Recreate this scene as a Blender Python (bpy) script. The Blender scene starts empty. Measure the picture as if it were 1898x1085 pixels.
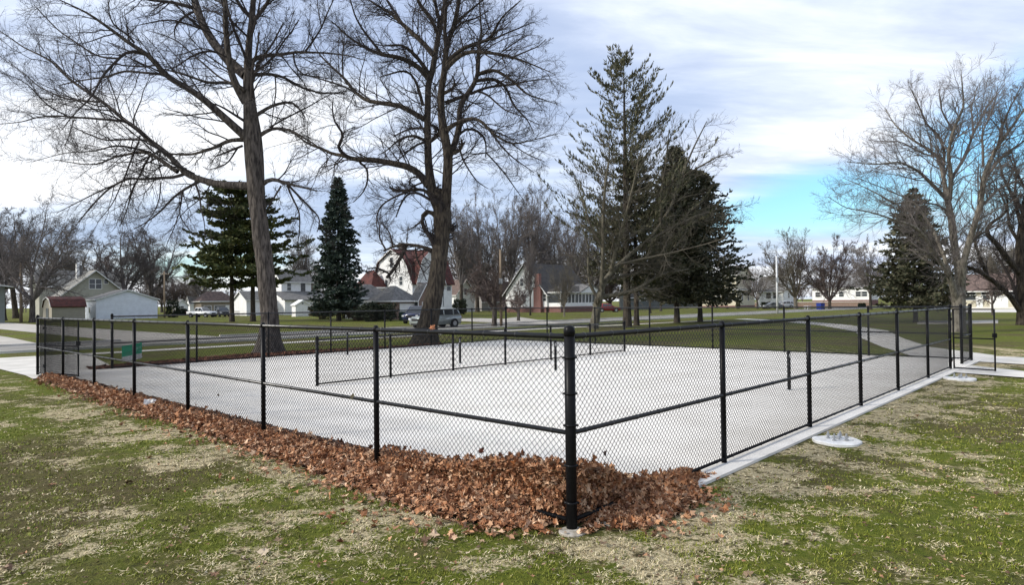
import bpy, math, random
import numpy as np
from mathutils import Vector, Matrix, Euler
R_ = math.radians
rng = np.random.default_rng(7)
random.seed(7)
sc = bpy.context.scene
COL = sc.collection

# ------------------------------------------------------------------ camera
FPX, H0, ROLL, HC = 1215.5, 18.08, 0.0117, 2.15
PITCH = math.atan2(H0, FPX)
cam_d = bpy.data.cameras.new('camera'); cam = bpy.data.objects.new('camera', cam_d); COL.objects.link(cam)
cam_d.sensor_width = 36.0; cam_d.lens = 36.0*FPX/1898.0; cam_d.clip_start = 0.05; cam_d.clip_end = 6000
fw = Vector((0, math.cos(PITCH), math.sin(PITCH))); up0 = Vector((0, -math.sin(PITCH), math.cos(PITCH)))
rt0 = Vector((1, 0, 0)); cr, sr = math.cos(ROLL), math.sin(ROLL)
rt = rt0*cr - up0*sr; up = up0*cr + rt0*sr
M = Matrix((( rt.x, up.x, -fw.x, 0), (rt.y, up.y, -fw.y, 0), (rt.z, up.z, -fw.z, HC), (0, 0, 0, 1)))
cam.matrix_world = M
sc.camera = cam
# ------------------------------------------------------------------ sun, exposure
SUN_AZ_FROM = Vector((-0.93, -0.30, 0)).normalized(); SUN_EL = R_(33)
sd = bpy.data.lights.new('sun', 'SUN'); sd.energy = 2.5; sd.angle = R_(9); sd.color = (1.0, 0.945, 0.86)
sun = bpy.data.objects.new('sun', sd); COL.objects.link(sun)
sdir = Vector((SUN_AZ_FROM.x*math.cos(SUN_EL), SUN_AZ_FROM.y*math.cos(SUN_EL), math.sin(SUN_EL)))
sun.rotation_euler = sdir.to_track_quat('Z', 'Y').to_euler()
sc.view_settings.view_transform = 'Standard'; sc.view_settings.look = 'None'
sc.view_settings.exposure = 0.74; sc.view_settings.gamma = 1.0
# ------------------------------------------------------------------ sky
W = bpy.data.worlds.new('World'); sc.world = W; W.use_nodes = True
nt = W.node_tree; nt.nodes.clear()
def N(nt, t, **kw):
    n = nt.nodes.new(t)
    for k, v in kw.items():
        if k.startswith('i_'): n.inputs[k[2:]].default_value = v
        else: setattr(n, k, v)
    return n
def mth(nt, op, a, b=None, c=None, clamp=False):
    n = nt.nodes.new('ShaderNodeMath'); n.operation = op; n.use_clamp = clamp
    for i, v in enumerate((a, b, c)):
        if v is None: continue
        if isinstance(v, (int, float)): n.inputs[i].default_value = v
        else: nt.links.new(v, n.inputs[i])
    return n.outputs[0]
def sstep(nt, v, a, b):
    n = nt.nodes.new('ShaderNodeMapRange'); n.interpolation_type = 'SMOOTHSTEP'
    nt.links.new(v, n.inputs['Value']); n.inputs['From Min'].default_value = a; n.inputs['From Max'].default_value = b
    return n.outputs['Result']
def mixc(nt, f, a, b, mode='MIX'):
    n = nt.nodes.new('ShaderNodeMix'); n.data_type = 'RGBA'; n.blend_type = mode
    if isinstance(f, (int, float)): n.inputs[0].default_value = f
    else: nt.links.new(f, n.inputs[0])
    for i, v in ((6, a), (7, b)):
        if isinstance(v, tuple): n.inputs[i].default_value = (*v[:3], 1)
        else: nt.links.new(v, n.inputs[i])
    return n.outputs[2]
sky = N(nt, 'ShaderNodeTexSky'); sky.sky_type = 'NISHITA'; sky.sun_disc = False
sky.sun_elevation = SUN_EL; sky.sun_rotation = math.atan2(SUN_AZ_FROM.x, SUN_AZ_FROM.y)
sky.air_density = 1.6; sky.dust_density = 0.3; sky.ozone_density = 3.0
bg_sky = N(nt, 'ShaderNodeBackground'); bg_sky.inputs[1].default_value = 0.10
nt.links.new(mixc(nt, 1.0, sky.outputs[0], (0.62, 0.98, 1.32), 'MULTIPLY'), bg_sky.inputs[0])
tc = N(nt, 'ShaderNodeTexCoord'); sp = N(nt, 'ShaderNodeSeparateXYZ'); nt.links.new(tc.outputs['Generated'], sp.inputs[0])
X, Y, Z = sp.outputs
zc = mth(nt, 'MAXIMUM', Z, 0.0); den = mth(nt, 'ADD', zc, 0.16)
pxn = mth(nt, 'DIVIDE', X, den); pyn = mth(nt, 'DIVIDE', Y, den)
cb = N(nt, 'ShaderNodeCombineXYZ'); nt.links.new(pxn, cb.inputs[0]); nt.links.new(pyn, cb.inputs[1])
def cloud_noise(scale, rot, sx, sy, detail, rough, dist, off=0.0):
    mp = N(nt, 'ShaderNodeMapping'); mp.inputs['Rotation'].default_value = (0, 0, R_(rot)); mp.inputs['Scale'].default_value = (sx, sy, 1); mp.inputs['Location'].default_value = (off, off*0.7, 0)
    nt.links.new(cb.outputs[0], mp.inputs[0])
    n = N(nt, 'ShaderNodeTexNoise'); n.inputs['Scale'].default_value = scale; n.inputs['Detail'].default_value = detail
    n.inputs['Roughness'].default_value = rough; n.inputs['Distortion'].default_value = dist
    nt.links.new(mp.outputs[0], n.inputs[0]); return n.outputs[0]
az = mth(nt, 'ARCTAN2', X, Y); el = mth(nt, 'ARCSINE', Z)
n1 = cloud_noise(0.55, -25, 0.55, 1.3, 7, 0.5, 0.5, 3.1)
n2 = cloud_noise(1.5, -32, 0.35, 1.2, 8, 0.55, 0.3, 8.4)
az = mth(nt, 'ARCTAN2', X, Y); el = mth(nt, 'ARCSINE', Z)
tone = mth(nt, 'ADD', mth(nt, 'MULTIPLY', n1, 0.65), mth(nt, 'MULTIPLY', n2, 0.45))
# brighter toward the sun (left), greyer to the right and up
tone = mth(nt, 'ADD', tone, mth(nt, 'MULTIPLY', az, -0.035))
n3 = cloud_noise(3.5, -30, 0.5, 1.3, 8, 0.6, 0.4, 2.2)
tone = mth(nt, 'ADD', tone, mth(nt, 'MULTIPLY', mth(nt, 'SUBTRACT', n3, 0.5), 0.28))
tone = mth(nt, 'ADD', tone, mth(nt, 'MULTIPLY', mth(nt, 'SUBTRACT', 1.0, sstep(nt, el, 0.0, 0.13)), 0.05))
tone = sstep(nt, tone, 0.42, 0.70)
rampn = N(nt, 'ShaderNodeValToRGB'); nt.links.new(tone, rampn.inputs[0])
cr_ = rampn.color_ramp; cr_.elements[0].color = (0.335, 0.395, 0.535, 1); cr_.elements[1].color = (0.72, 0.735, 0.76, 1); cr_.elements[1].position = 1
e = cr_.elements.new(0.5); e.color = (0.515, 0.57, 0.675, 1)
bg_cl = N(nt, 'ShaderNodeBackground'); bg_cl.inputs[1].default_value = 1.0; nt.links.new(rampn.outputs[0], bg_cl.inputs[0])
def hole(azc, elc, saz, sel, slope):
    da = mth(nt, 'SUBTRACT', az, azc)
    de = mth(nt, 'SUBTRACT', mth(nt, 'SUBTRACT', el, elc), mth(nt, 'MULTIPLY', da, slope))
    a = mth(nt, 'DIVIDE', da, saz); b = mth(nt, 'DIVIDE', de, sel)
    d = mth(nt, 'SQRT', mth(nt, 'ADD', mth(nt, 'MULTIPLY', a, a), mth(nt, 'MULTIPLY', b, b)))
    d = mth(nt, 'ADD', d, mth(nt, 'MULTIPLY', mth(nt, 'SUBTRACT', n2, 0.5), 1.6))
    return mth(nt, 'SUBTRACT', 1.0, sstep(nt, d, 0.35, 1.30))
h1 = hole(0.43, 0.135, 0.17, 0.048, 0.10); h2 = hole(0.66, 0.19, 0.15, 0.085, 0.25); h3 = hole(-0.44, 0.055, 0.13, 0.03, 0.0)
hh = mth(nt, 'MAXIMUM', mth(nt, 'MAXIMUM', h1, h2), mth(nt, 'MULTIPLY', h3, 0.6))
cover = mth(nt, 'SUBTRACT', 1.0, hh)
cover = mth(nt, 'MULTIPLY', cover, mth(nt, 'SUBTRACT', 1.0, mth(nt, 'MULTIPLY', sstep(nt, n1, 0.56, 0.40), 0.10)))
mxs = N(nt, 'ShaderNodeMixShader'); nt.links.new(cover, mxs.inputs[0]); nt.links.new(bg_sky.outputs[0], mxs.inputs[1]); nt.links.new(bg_cl.outputs[0], mxs.inputs[2])
wo = N(nt, 'ShaderNodeOutputWorld'); nt.links.new(mxs.outputs[0], wo.inputs[0])

# ------------------------------------------------------------------ camera geometry helpers (pixels of the 1898 px photo)
def proj(p):
    x, y, z = p[0], p[1], p[2]-HC
    ct, st = math.cos(PITCH), math.sin(PITCH)
    fy = ct*y + st*z; uz = -st*y + ct*z
    xr = FPX*x/fy; yr = -FPX*uz/fy
    return (cr*xr + sr*yr + 949, -sr*xr + cr*yr + 542.5)
def ray(px, py):
    x, y = px-949, py-542.5
    xr = cr*x - sr*y; yr = sr*x + cr*y
    ct, st = math.cos(PITCH), math.sin(PITCH)
    return np.array([xr, ct*FPX + st*yr, st*FPX - ct*yr])
def G(px, py, z=0.0):
    v = ray(px, py); k = (HC-z)/-v[2]
    return np.array([v[0]*k, v[1]*k, z])
def P3(px, py, D):
    v = ray(px, py); k = D/v[1]
    return np.array([v[0]*k, D, HC+v[2]*k])
def at(px, D):
    # ground point seen at column px at forward distance D
    x = 0.0
    for _ in range(4):
        x += (px-proj((x, D, 0))[0])*D/FPX
    return np.array([x, D, 0.0])
TH = 0.81704
U = np.array([math.cos(TH), math.sin(TH), 0]); V = np.array([-math.sin(TH), math.cos(TH), 0]); NC = np.array([0.538, 6.21, 0])
def C2(a, b, z=0.0): return NC + a*U + b*V + np.array([0, 0, z])

# ------------------------------------------------------------------ materials
MATS = {}
def mat(name, c1, c2=None, scale=6.0, rough=0.85, bump=0.0, detail=5.0, metal=0.0, island=None, stretch=None, spec=0.3, coat=0.0, bscale=None):
    if name in MATS: return MATS[name]
    m = bpy.data.materials.new(name); m.use_nodes = True; t = m.node_tree; b = t.nodes['Principled BSDF']
    b.inputs['Roughness'].default_value = rough; b.inputs['Metallic'].default_value = metal
    b.inputs['Specular IOR Level'].default_value = spec; b.inputs['Coat Weight'].default_value = coat
    if c2 is None: c2 = tuple(v*0.78 for v in c1)
    co = t.nodes.new('ShaderNodeTexCoord'); vec = co.outputs['Object']
    if stretch:
        mp = t.nodes.new('ShaderNodeMapping'); mp.inputs['Scale'].default_value = stretch; t.links.new(vec, mp.inputs[0]); vec = mp.outputs[0]
    n = t.nodes.new('ShaderNodeTexNoise'); n.inputs['Scale'].default_value = scale; n.inputs['Detail'].default_value = detail; n.inputs['Roughness'].default_value = 0.6
    t.links.new(vec, n.inputs[0])
    f = sstep(t, n.outputs[0], 0.35, 0.65)
    colr = mixc(t, f, c1, c2)
    if island:
        g = t.nodes.new('ShaderNodeNewGeometry'); rp = t.nodes.new('ShaderNodeValToRGB')
        t.links.new(g.outputs['Random Per Island'], rp.inputs[0])
        els = rp.color_ramp.elements
        els[0].position = 0; els[0].color = (*island[0], 1); els[1].position = 1; els[1].color = (*island[-1], 1)
        for i, c in enumerate(island[1:-1]):
            e = els.new((i+1)/(len(island)-1)); e.color = (*c, 1)
        colr = mixc(t, 0.75, colr, rp.outputs[0])
    t.links.new(colr, b.inputs['Base Color'])
    if bump:
        n2_ = n
        if bscale:
            n2_ = t.nodes.new('ShaderNodeTexNoise'); n2_.inputs['Scale'].default_value = bscale; n2_.inputs['Detail'].default_value = 6; t.links.new(vec, n2_.inputs[0])
        bp = t.nodes.new('ShaderNodeBump'); bp.inputs['Strength'].default_value = 1.0; bp.inputs['Distance'].default_value = bump
        t.links.new(n2_.outputs[0], bp.inputs['Height']); t.links.new(bp.outputs[0], b.inputs['Normal'])
    MATS[name] = m; return m
def siding(name, c, pitch=0.13, vertical=False, rough=0.7):
    if name in MATS: return MATS[name]
    m = mat(name, c, tuple(v*0.9 for v in c), 1.2, rough); t = m.node_tree; b = t.nodes['Principled BSDF']
    co = t.nodes.new('ShaderNodeTexCoord'); s = t.nodes.new('ShaderNodeSeparateXYZ'); t.links.new(co.outputs['Object'], s.inputs[0])
    fr = mth(t, 'FRACT', mth(t, 'DIVIDE', s.outputs[2], pitch))
    bp = t.nodes.new('ShaderNodeBump'); bp.inputs['Distance'].default_value = 0.02; t.links.new(fr, bp.inputs['Height']); t.links.new(bp.outputs[0], b.inputs['Normal'])
    return m
def brickm(name, c, mortar=(0.35, 0.32, 0.3)):
    if name in MATS: return MATS[name]
    m = bpy.data.materials.new(name); m.use_nodes = True; t = m.node_tree; b = t.nodes['Principled BSDF']; b.inputs['Roughness'].default_value = 0.9
    co = t.nodes.new('ShaderNodeTexCoord'); s = t.nodes.new('ShaderNodeSeparateXYZ'); t.links.new(co.outputs['Object'], s.inputs[0])
    cbn = t.nodes.new('ShaderNodeCombineXYZ'); t.links.new(mth(t, 'ADD', s.outputs[0], s.outputs[1]), cbn.inputs[0]); t.links.new(s.outputs[2], cbn.inputs[1])
    br = t.nodes.new('ShaderNodeTexBrick'); br.inputs['Scale'].default_value = 4.5; br.inputs['Color1'].default_value = (*c, 1); br.inputs['Color2'].default_value = (*[v*0.65 for v in c], 1); br.inputs['Mortar'].default_value = (*mortar, 1); br.inputs['Mortar Size'].default_value = 0.012
    t.links.new(cbn.outputs[0], br.inputs[0]); t.links.new(br.outputs[0], b.inputs['Base Color']); MATS[name] = m; return m
m_black = mat('black_vinyl_coating', (0.007, 0.007, 0.008), (0.010, 0.010, 0.011), 30, rough=0.35, spec=0.10)
m_rail = mat('black_rail_coating', (0.010, 0.010, 0.011), (0.016, 0.016, 0.017), 12, rough=0.30, spec=0.45)
m_wire = mat('black_wire_coating', (0.008, 0.008, 0.009), (0.012, 0.012, 0.012), 30, rough=0.5, spec=0.2)
m_conc = mat('court_concrete', (0.76, 0.73, 0.68), (0.66, 0.63, 0.58), 0.7, rough=0.9, bump=0.002, detail=12, bscale=60)
def stain(m, sc_, lo, hi, amt, col):
    t = m.node_tree; b = t.nodes['Principled BSDF']; src = b.inputs['Base Color'].links[0].from_socket
    co = t.nodes.new('ShaderNodeTexCoord'); n = t.nodes.new('ShaderNodeTexNoise'); n.inputs['Scale'].default_value = sc_; n.inputs['Detail'].default_value = 8; n.inputs['Roughness'].default_value = 0.7
    t.links.new(co.outputs['Object'], n.inputs[0]); f = mth(t, 'MULTIPLY', sstep(t, n.outputs[0], lo, hi), amt)
    t.links.new(mixc(t, f, src, col), b.inputs['Base Color'])
stain(m_conc, 1.6, 0.60, 0.74, 0.35, (0.34, 0.31, 0.27)); stain(m_conc, 9.0, 0.68, 0.76, 0.5, (0.22, 0.19, 0.16))
m_path = mat('path_concrete', (0.66, 0.63, 0.58), (0.52, 0.50, 0.455), 0.8, rough=0.9, bump=0.002, detail=10)
stain(m_path, 0.9, 0.5, 0.7, 0.4, (0.33, 0.30, 0.25))
m_road = mat('road_surface', (0.27, 0.255, 0.235), (0.20, 0.19, 0.175), 0.25, rough=0.92, bump=0.003, detail=12, bscale=30)
m_drive = mat('driveway_concrete', (0.46, 0.43, 0.38), (0.36, 0.335, 0.30), 0.4, rough=0.92, detail=10)
m_bark_a = mat('bark_grey', (0.125, 0.106, 0.092), (0.030, 0.025, 0.022), 2.6, rough=0.95, bump=0.12, detail=9, stretch=(4, 4, 0.8))
m_bark_b = mat('bark_dark', (0.082, 0.067, 0.050), (0.018, 0.014, 0.012), 2.6, rough=0.95, bump=0.12, detail=9, stretch=(4, 4, 0.8))
m_twig = mat('twig_bark', (0.052, 0.043, 0.041), (0.03, 0.025, 0.024), 1.0, rough=0.9)
m_twig_far = mat('twig_bark_brown', (0.15, 0.13, 0.12), (0.10, 0.087, 0.082), 0.6, rough=0.9)
m_twig_red = mat('twig_bark_reddish', (0.115, 0.088, 0.078), (0.08, 0.06, 0.055), 0.6, rough=0.9)
m_twig_pale = mat('twig_bark_pale', (0.125, 0.11, 0.085), (0.08, 0.07, 0.055), 0.6, rough=0.9)
m_bark_pale = mat('bark_pale', (0.25, 0.225, 0.185), (0.10, 0.086, 0.070), 3.0, rough=0.95, bump=0.03, detail=8, stretch=(3, 3, 0.8))
m_white = siding('white_siding', (0.84, 0.84, 0.83))
m_palewhite = siding('pale_blue_siding', (0.78, 0.82, 0.88), 0.3)
m_cream = siding('cream_siding', (0.62, 0.57, 0.44))
m_beige = siding('beige_siding', (0.40, 0.39, 0.33))
m_tan = siding('tan_board', (0.36, 0.33, 0.27), 0.4)
m_greygreen = siding('grey_green_siding', (0.25, 0.27, 0.25))
m_bluegrey = siding('blue_grey_siding', (0.13, 0.145, 0.15))
m_trim = mat('white_trim', (0.78, 0.78, 0.76), (0.7, 0.7, 0.68), 3, rough=0.6)
m_rgrey = mat('grey_shingles', (0.17, 0.165, 0.16), (0.10, 0.098, 0.095), 2.5, bump=0.02, detail=8)
m_rgreen = mat('weathered_shingles', (0.30, 0.29, 0.265), (0.17, 0.168, 0.155), 2.0, bump=0.02, detail=8)
m_rred = mat('red_brown_shingles', (0.105, 0.036, 0.030), (0.06, 0.024, 0.022), 2.0, bump=0.02, detail=8)
m_rbrown = mat('brown_shingles', (0.15, 0.105, 0.09), (0.09, 0.066, 0.058), 2.0, bump=0.02, detail=8)
m_rdark = mat('dark_shingles', (0.075, 0.068, 0.062), (0.045, 0.042, 0.04), 2.0, bump=0.02, detail=8)
m_brick = brickm('red_brick', (0.20, 0.075, 0.06)); m_brickb = brickm('brown_brick', (0.22, 0.14, 0.10))
m_glass = mat('window_glass', (0.03, 0.035, 0.04), (0.05, 0.055, 0.06), 1, rough=0.12, spec=0.7)
m_wood = mat('pole_wood', (0.30, 0.235, 0.165), (0.17, 0.13, 0.095), 2, rough=0.95, stretch=(6, 6, 0.5))
m_steel = mat('galvanised_steel', (0.45, 0.46, 0.47), (0.34, 0.35, 0.36), 8, rough=0.45, metal=0.6)
m_polew = mat('painted_metal_pole', (0.62, 0.63, 0.64), None, 3, rough=0.5)
m_rubber = mat('tyre_rubber', (0.02, 0.02, 0.02), (0.03, 0.03, 0.03), 5, rough=0.8)
m_spruce = mat('spruce_needles', (0.040, 0.062, 0.042), (0.020, 0.034, 0.026), 0.5, rough=0.8, island=[(0.020, 0.034, 0.024), (0.042, 0.062, 0.046), (0.075, 0.095, 0.080)])
m_dspruce = mat('dark_spruce_needles', (0.030, 0.040, 0.026), (0.018, 0.024, 0.017), 0.5, rough=0.8, island=[(0.030, 0.035, 0.019), (0.080, 0.085, 0.045), (0.17, 0.15, 0.095)])
m_pine = mat('pine_needles', (0.060, 0.078, 0.026), (0.025, 0.038, 0.015), 0.35, rough=0.8, island=[(0.025, 0.040, 0.014), (0.085, 0.105, 0.034), (0.17, 0.155, 0.06)])
m_wpine = mat('white_pine_needles', (0.085, 0.090, 0.050), (0.040, 0.048, 0.028), 0.35, rough=0.8, island=[(0.038, 0.044, 0.024), (0.090, 0.090, 0.050), (0.16, 0.14, 0.09)])
m_shrub = mat('shrub_leaves', (0.022, 0.030, 0.014), (0.012, 0.018, 0.010), 1.0, rough=0.8)
def leafmat(name, cols, rough=0.75):
    m = mat(name, cols[1], cols[0], 8, rough=rough, island=cols); b = m.node_tree.nodes['Principled BSDF']
    return m
LEAFC = [(0.05, 0.020, 0.010), (0.30, 0.125, 0.055), (0.62, 0.34, 0.18), (0.11, 0.044, 0.024), (0.85, 0.60, 0.40), (0.24, 0.10, 0.045), (0.70, 0.43, 0.25), (0.07, 0.028, 0.016), (0.48, 0.22, 0.10), (0.16, 0.068, 0.036)]
m_leaf = leafmat('dry_maple_leaves', LEAFC)
m_mound = mat('packed_leaves_shaded', (0.035, 0.016, 0.010), (0.014, 0.008, 0.006), 18, rough=0.95, bump=0.03)  # near-black mound colour paints the shade in the gaps between leaves

# ------------------------------------------------------------------ mesh helpers
def fast_mesh(name, verts, faces, mats, smooth=False, fmat=None, nside=None):
    """verts (n,3); faces (m,k) int array of one polygon size"""
    me = bpy.data.meshes.new(name); verts = np.asarray(verts, dtype=np.float32); faces = np.asarray(faces, dtype=np.int32)
    me.vertices.add(len(verts)); me.vertices.foreach_set('co', verts.ravel())
    k = faces.shape[1]; me.loops.add(faces.size); me.polygons.add(len(faces))
    me.polygons.foreach_set('loop_start', np.arange(len(faces), dtype=np.int32)*k)
    me.loops.foreach_set('vertex_index', faces.ravel())
    if fmat is not None: me.polygons.foreach_set('material_index', np.asarray(fmat, dtype=np.int32))
    me.update(calc_edges=True)
    me.polygons.foreach_set('use_smooth', np.full(len(faces), smooth, dtype=bool))
    for m in (mats if isinstance(mats, (list, tuple)) else [mats]): me.materials.append(m)
    return me
def link(name, me, parent=None, loc=None, rot=None):
    o = bpy.data.objects.new(name, me); COL.objects.link(o)
    if loc is not None: o.location = loc
    if rot is not None: o.rotation_euler = rot
    if parent is not None: o.parent = parent
    return o
def tag(o, label=None, cat=None, group=None, kind=None):
    if label: o['label'] = label
    if cat: o['category'] = cat
    if group: o['group'] = group
    if kind: o['kind'] = kind
    return o
def thing(name, label, cat, loc=(0, 0, 0), rotz=0.0, group=None):
    o = link(name, None, None, tuple(float(v) for v in loc), (0, 0, rotz)); o.empty_display_size = 0.3
    return tag(o, label, cat, group)
def part(name, mb_or_me, m=None, parent=None, smooth=False, label=None):
    me = mb_or_me.mesh(name, m, smooth) if isinstance(mb_or_me, MB) else mb_or_me
    o = link(name, me, parent)
    if label: o['label'] = label
    return o
class MB:
    def __init__(s): s.v = []; s.f = []; s.mi = []
    def add(s, vs, fs, mi=0):
        b = len(s.v); s.v += [tuple(float(c) for c in v) for v in vs]; s.f += [tuple(b+i for i in f) for f in fs]; s.mi += [mi]*len(fs); return s
    def box(s, x0, x1, y0, y1, z0, z1, mi=0):
        return s.add([(x0, y0, z0), (x1, y0, z0), (x1, y1, z0), (x0, y1, z0), (x0, y0, z1), (x1, y0, z1), (x1, y1, z1), (x0, y1, z1)],
                     [(0, 3, 2, 1), (4, 5, 6, 7), (0, 1, 5, 4), (1, 2, 6, 5), (2, 3, 7, 6), (3, 0, 4, 7)], mi)
    def prism(s, prof, axis, a0, a1, mi=0):
        # prof: list of 2D points (p,z); axis 'x': extrude along x (p=y); axis 'y': extrude along y (p=x)
        n = len(prof)
        f = (lambda p, a: (a, p[0], p[1])) if axis == 'x' else (lambda p, a: (p[0], a, p[1]))
        vs = [f(p, a0) for p in prof] + [f(p, a1) for p in prof]
        fs = [tuple(range(n)), tuple(range(2*n-1, n-1, -1))] + [(i, n+i, n+(i+1) % n, (i+1) % n) for i in range(n)]
        return s.add(vs, fs, mi)
    def tube(s, pts, r, k=8, mi=0, caps=True):
        pts = [np.array(p, dtype=float) for p in pts]; n = len(pts)
        rs = r if isinstance(r, (list, tuple)) else [r]*n
        ax = pts[-1]-pts[0]; ax = ax/np.linalg.norm(ax); ref = np.array([0, 0, 1.0]) if abs(ax[2]) < 0.8 else np.array([1.0, 0, 0])
        vs = []
        for i, p in enumerate(pts):
            t = pts[min(i+1, n-1)]-pts[max(i-1, 0)]; t = t/np.linalg.norm(t)
            e1 = np.cross(t, ref); e1 /= np.linalg.norm(e1); e2 = np.cross(t, e1)
            vs += [p+rs[i]*(math.cos(2*math.pi*j/k)*e1+math.sin(2*math.pi*j/k)*e2) for j in range(k)]
        fs = [(i*k+j, i*k+(j+1) % k, (i+1)*k+(j+1) % k, (i+1)*k+j) for i in range(n-1) for j in range(k)]
        if caps: fs += [tuple(range(k-1, -1, -1)), tuple(range((n-1)*k, n*k))]
        return s.add(vs, fs, mi)
    def mesh(s, name, m, smooth=False):
        me = bpy.data.meshes.new(name); me.from_pydata(s.v, [], s.f); me.update()
        import bmesh as _b
        bm = _b.new(); bm.from_mesh(me); _b.ops.recalc_face_normals(bm, faces=bm.faces); bm.to_mesh(me); bm.free()
        for mm in (m if isinstance(m, (list, tuple)) else [m]): me.materials.append(mm)
        me.polygons.foreach_set('material_index', s.mi)
        if smooth: me.polygons.foreach_set('use_smooth', [True]*len(me.polygons))
        return me
def tubes(P, Rr, k=3):
    """P (N,M,3), Rr (N,M) -> verts, quads"""
    N_, M_ = P.shape[:2]
    T = np.gradient(P, axis=1); T /= np.linalg.norm(T, axis=2, keepdims=True)+1e-9
    ax = P[:, -1]-P[:, 0]; ax /= np.linalg.norm(ax, axis=1, keepdims=True)+1e-9
    ref = np.where(np.abs(ax[:, 2:3]) < 0.8, np.array([[0, 0, 1.0]]), np.array([[0.8, 0.6, 0]]))
    e1 = np.cross(T, ref[:, None, :]); e1 /= np.linalg.norm(e1, axis=2, keepdims=True)+1e-9; e2 = np.cross(T, e1)
    an = np.arange(k)*2*math.pi/k
    Vv = P[:, :, None, :]+Rr[:, :, None, None]*(np.cos(an)[None, None, :, None]*e1[:, :, None, :]+np.sin(an)[None, None, :, None]*e2[:, :, None, :])
    idx = np.arange(N_*M_*k).reshape(N_, M_, k); a = idx[:, :-1, :]; b = idx[:, 1:, :]
    F = np.stack([a, np.roll(a, -1, 2), np.roll(b, -1, 2), b], axis=-1).reshape(-1, 4)
    return Vv.reshape(-1, 3), F
def join(parts):
    vs, fs, o = [], [], 0
    for v, f in parts: vs.append(v); fs.append(f+o); o += len(v)
    return np.concatenate(vs), np.concatenate(fs)
def _h(ix, iy, s): 
    v = np.sin(ix*127.1+iy*311.7+s*74.7)*43758.5453; return v-np.floor(v)
def vnoise(x, y, s=0):
    ix, iy = np.floor(x), np.floor(y); fx, fy = x-ix, y-iy; fx = fx*fx*(3-2*fx); fy = fy*fy*(3-2*fy)
    return (_h(ix, iy, s)*(1-fx)+_h(ix+1, iy, s)*fx)*(1-fy)+(_h(ix, iy+1, s)*(1-fx)+_h(ix+1, iy+1, s)*fx)*fy
def fbm(x, y, s=0, o=5):
    a, t, n = 0.5, 0.0, 0.0
    for i in range(o): t = t+a*vnoise(x*2**i, y*2**i, s+i*13); n += a; a *= 0.55
    return t/n

# ------------------------------------------------------------------ ground
def to_ab(x, y):
    dx, dy = x-NC[0], y-NC[1]; return dx*U[0]+dy*U[1], dx*V[0]+dy*V[1]
def straw_mask(x, y):
    a, b = to_ab(x, y)
    n = fbm(x*0.75+5, y*0.75+9, 3, 5); n2 = fbm(x*2.6+1, y*2.6, 11, 4)
    v = (n-0.5)*1.5+(n2-0.5)*2.6+0.0
    v += 0.75*np.exp(-((b+0.75)/0.75)**2)*(a > -0.5)+0.35*np.exp(-((b+2.4)/0.8)**2)*(a > -2)*(a < 6) # worn strip beside the slab
    v += 0.30*np.exp(-((a+1.3)/0.7)**2)*(b > -1)
    v -= 0.45*np.exp(-((a-6)/6.0)**2-((b+4.0)/2.0)**2)
    v -= np.clip((y-24)/20, 0, 0.3)
    return np.clip(v, 0, 1)
def ground_material():
    m = bpy.data.materials.new('lawn'); m.use_nodes = True; t = m.node_tree; b = t.nodes['Principled BSDF']; b.inputs['Roughness'].default_value = 0.95; b.inputs['Specular IOR Level'].default_value = 0.1
    co = t.nodes.new('ShaderNodeTexCoord'); at_ = t.nodes.new('ShaderNodeAttribute'); at_.attribute_name = 'straw'
    def nz(scale, det=6, off=0):
        mp = t.nodes.new('ShaderNodeMapping'); mp.inputs['Location'].default_value = (off, off, off); t.links.new(co.outputs['Object'], mp.inputs[0])
        n = t.nodes.new('ShaderNodeTexNoise'); n.inputs['Scale'].default_value = scale; n.inputs['Detail'].default_value = det; n.inputs['Roughness'].default_value = 0.65; t.links.new(mp.outputs[0], n.inputs[0]); return n.outputs[0]
    fine = nz(34, 8); mid = nz(8, 8, 3); big = nz(0.25, 6, 9); dirt = nz(9, 8, 17)
    g = mixc(t, sstep(t, mid, 0.35, 0.65), (0.084, 0.112, 0.012), (0.150, 0.162, 0.026))
    g = mixc(t, sstep(t, big, 0.45, 0.62), g, (0.105, 0.088, 0.038))
    g = mixc(t, sstep(t, fine, 0.50, 0.80), g, (0.15, 0.16, 0.05))
    s = mixc(t, sstep(t, fine, 0.3, 0.7), (0.30, 0.24, 0.13), (0.66, 0.57, 0.37))
    s = mixc(t, sstep(t, dirt, 0.50, 0.60), s, (0.14, 0.115, 0.055))
    f = mth(t, 'ADD', at_.outputs['Fac'], mth(t, 'MULTIPLY', mth(t, 'SUBTRACT', mid, 0.5), 2.4))
    f = mth(t, 'ADD', f, mth(t, 'MULTIPLY', mth(t, 'SUBTRACT', fine, 0.5), 1.6))
    c = mixc(t, sstep(t, f, 0.30, 0.72), g, s)
    c = mixc(t, mth(t, 'MULTIPLY', sstep(t, dirt, 0.55, 0.66), 0.75), c, (0.035, 0.032, 0.015))
    t.links.new(c, b.inputs['Base Color'])
    bp = t.nodes.new('ShaderNodeBump'); bp.inputs['Distance'].default_value = 0.05; bp.inputs['Strength'].default_value = 1
    t.links.new(mth(t, 'ADD', fine, mth(t, 'MULTIPLY', dirt, -1.2)), bp.inputs['Height']); t.links.new(bp.outputs[0], b.inputs['Normal'])
    return m
m_lawn = ground_material()
xs = np.concatenate([[-3000, -900, -300, -120, -60, -32], np.arange(-22, 22.01, 0.14), [32, 60, 120, 300, 900, 3000]])
ys = np.concatenate([[-60, -10], np.arange(1.0, 26.01, 0.14), [32, 42, 60, 90, 150, 300, 900, 4500]])
gx, gy = np.meshgrid(xs, ys, indexing='ij')
ga, gb = to_ab(gx, gy)
inside = ((ga > -0.15) & (ga < 22.2) & (gb > -0.7) & (gb < 22.3))
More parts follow.
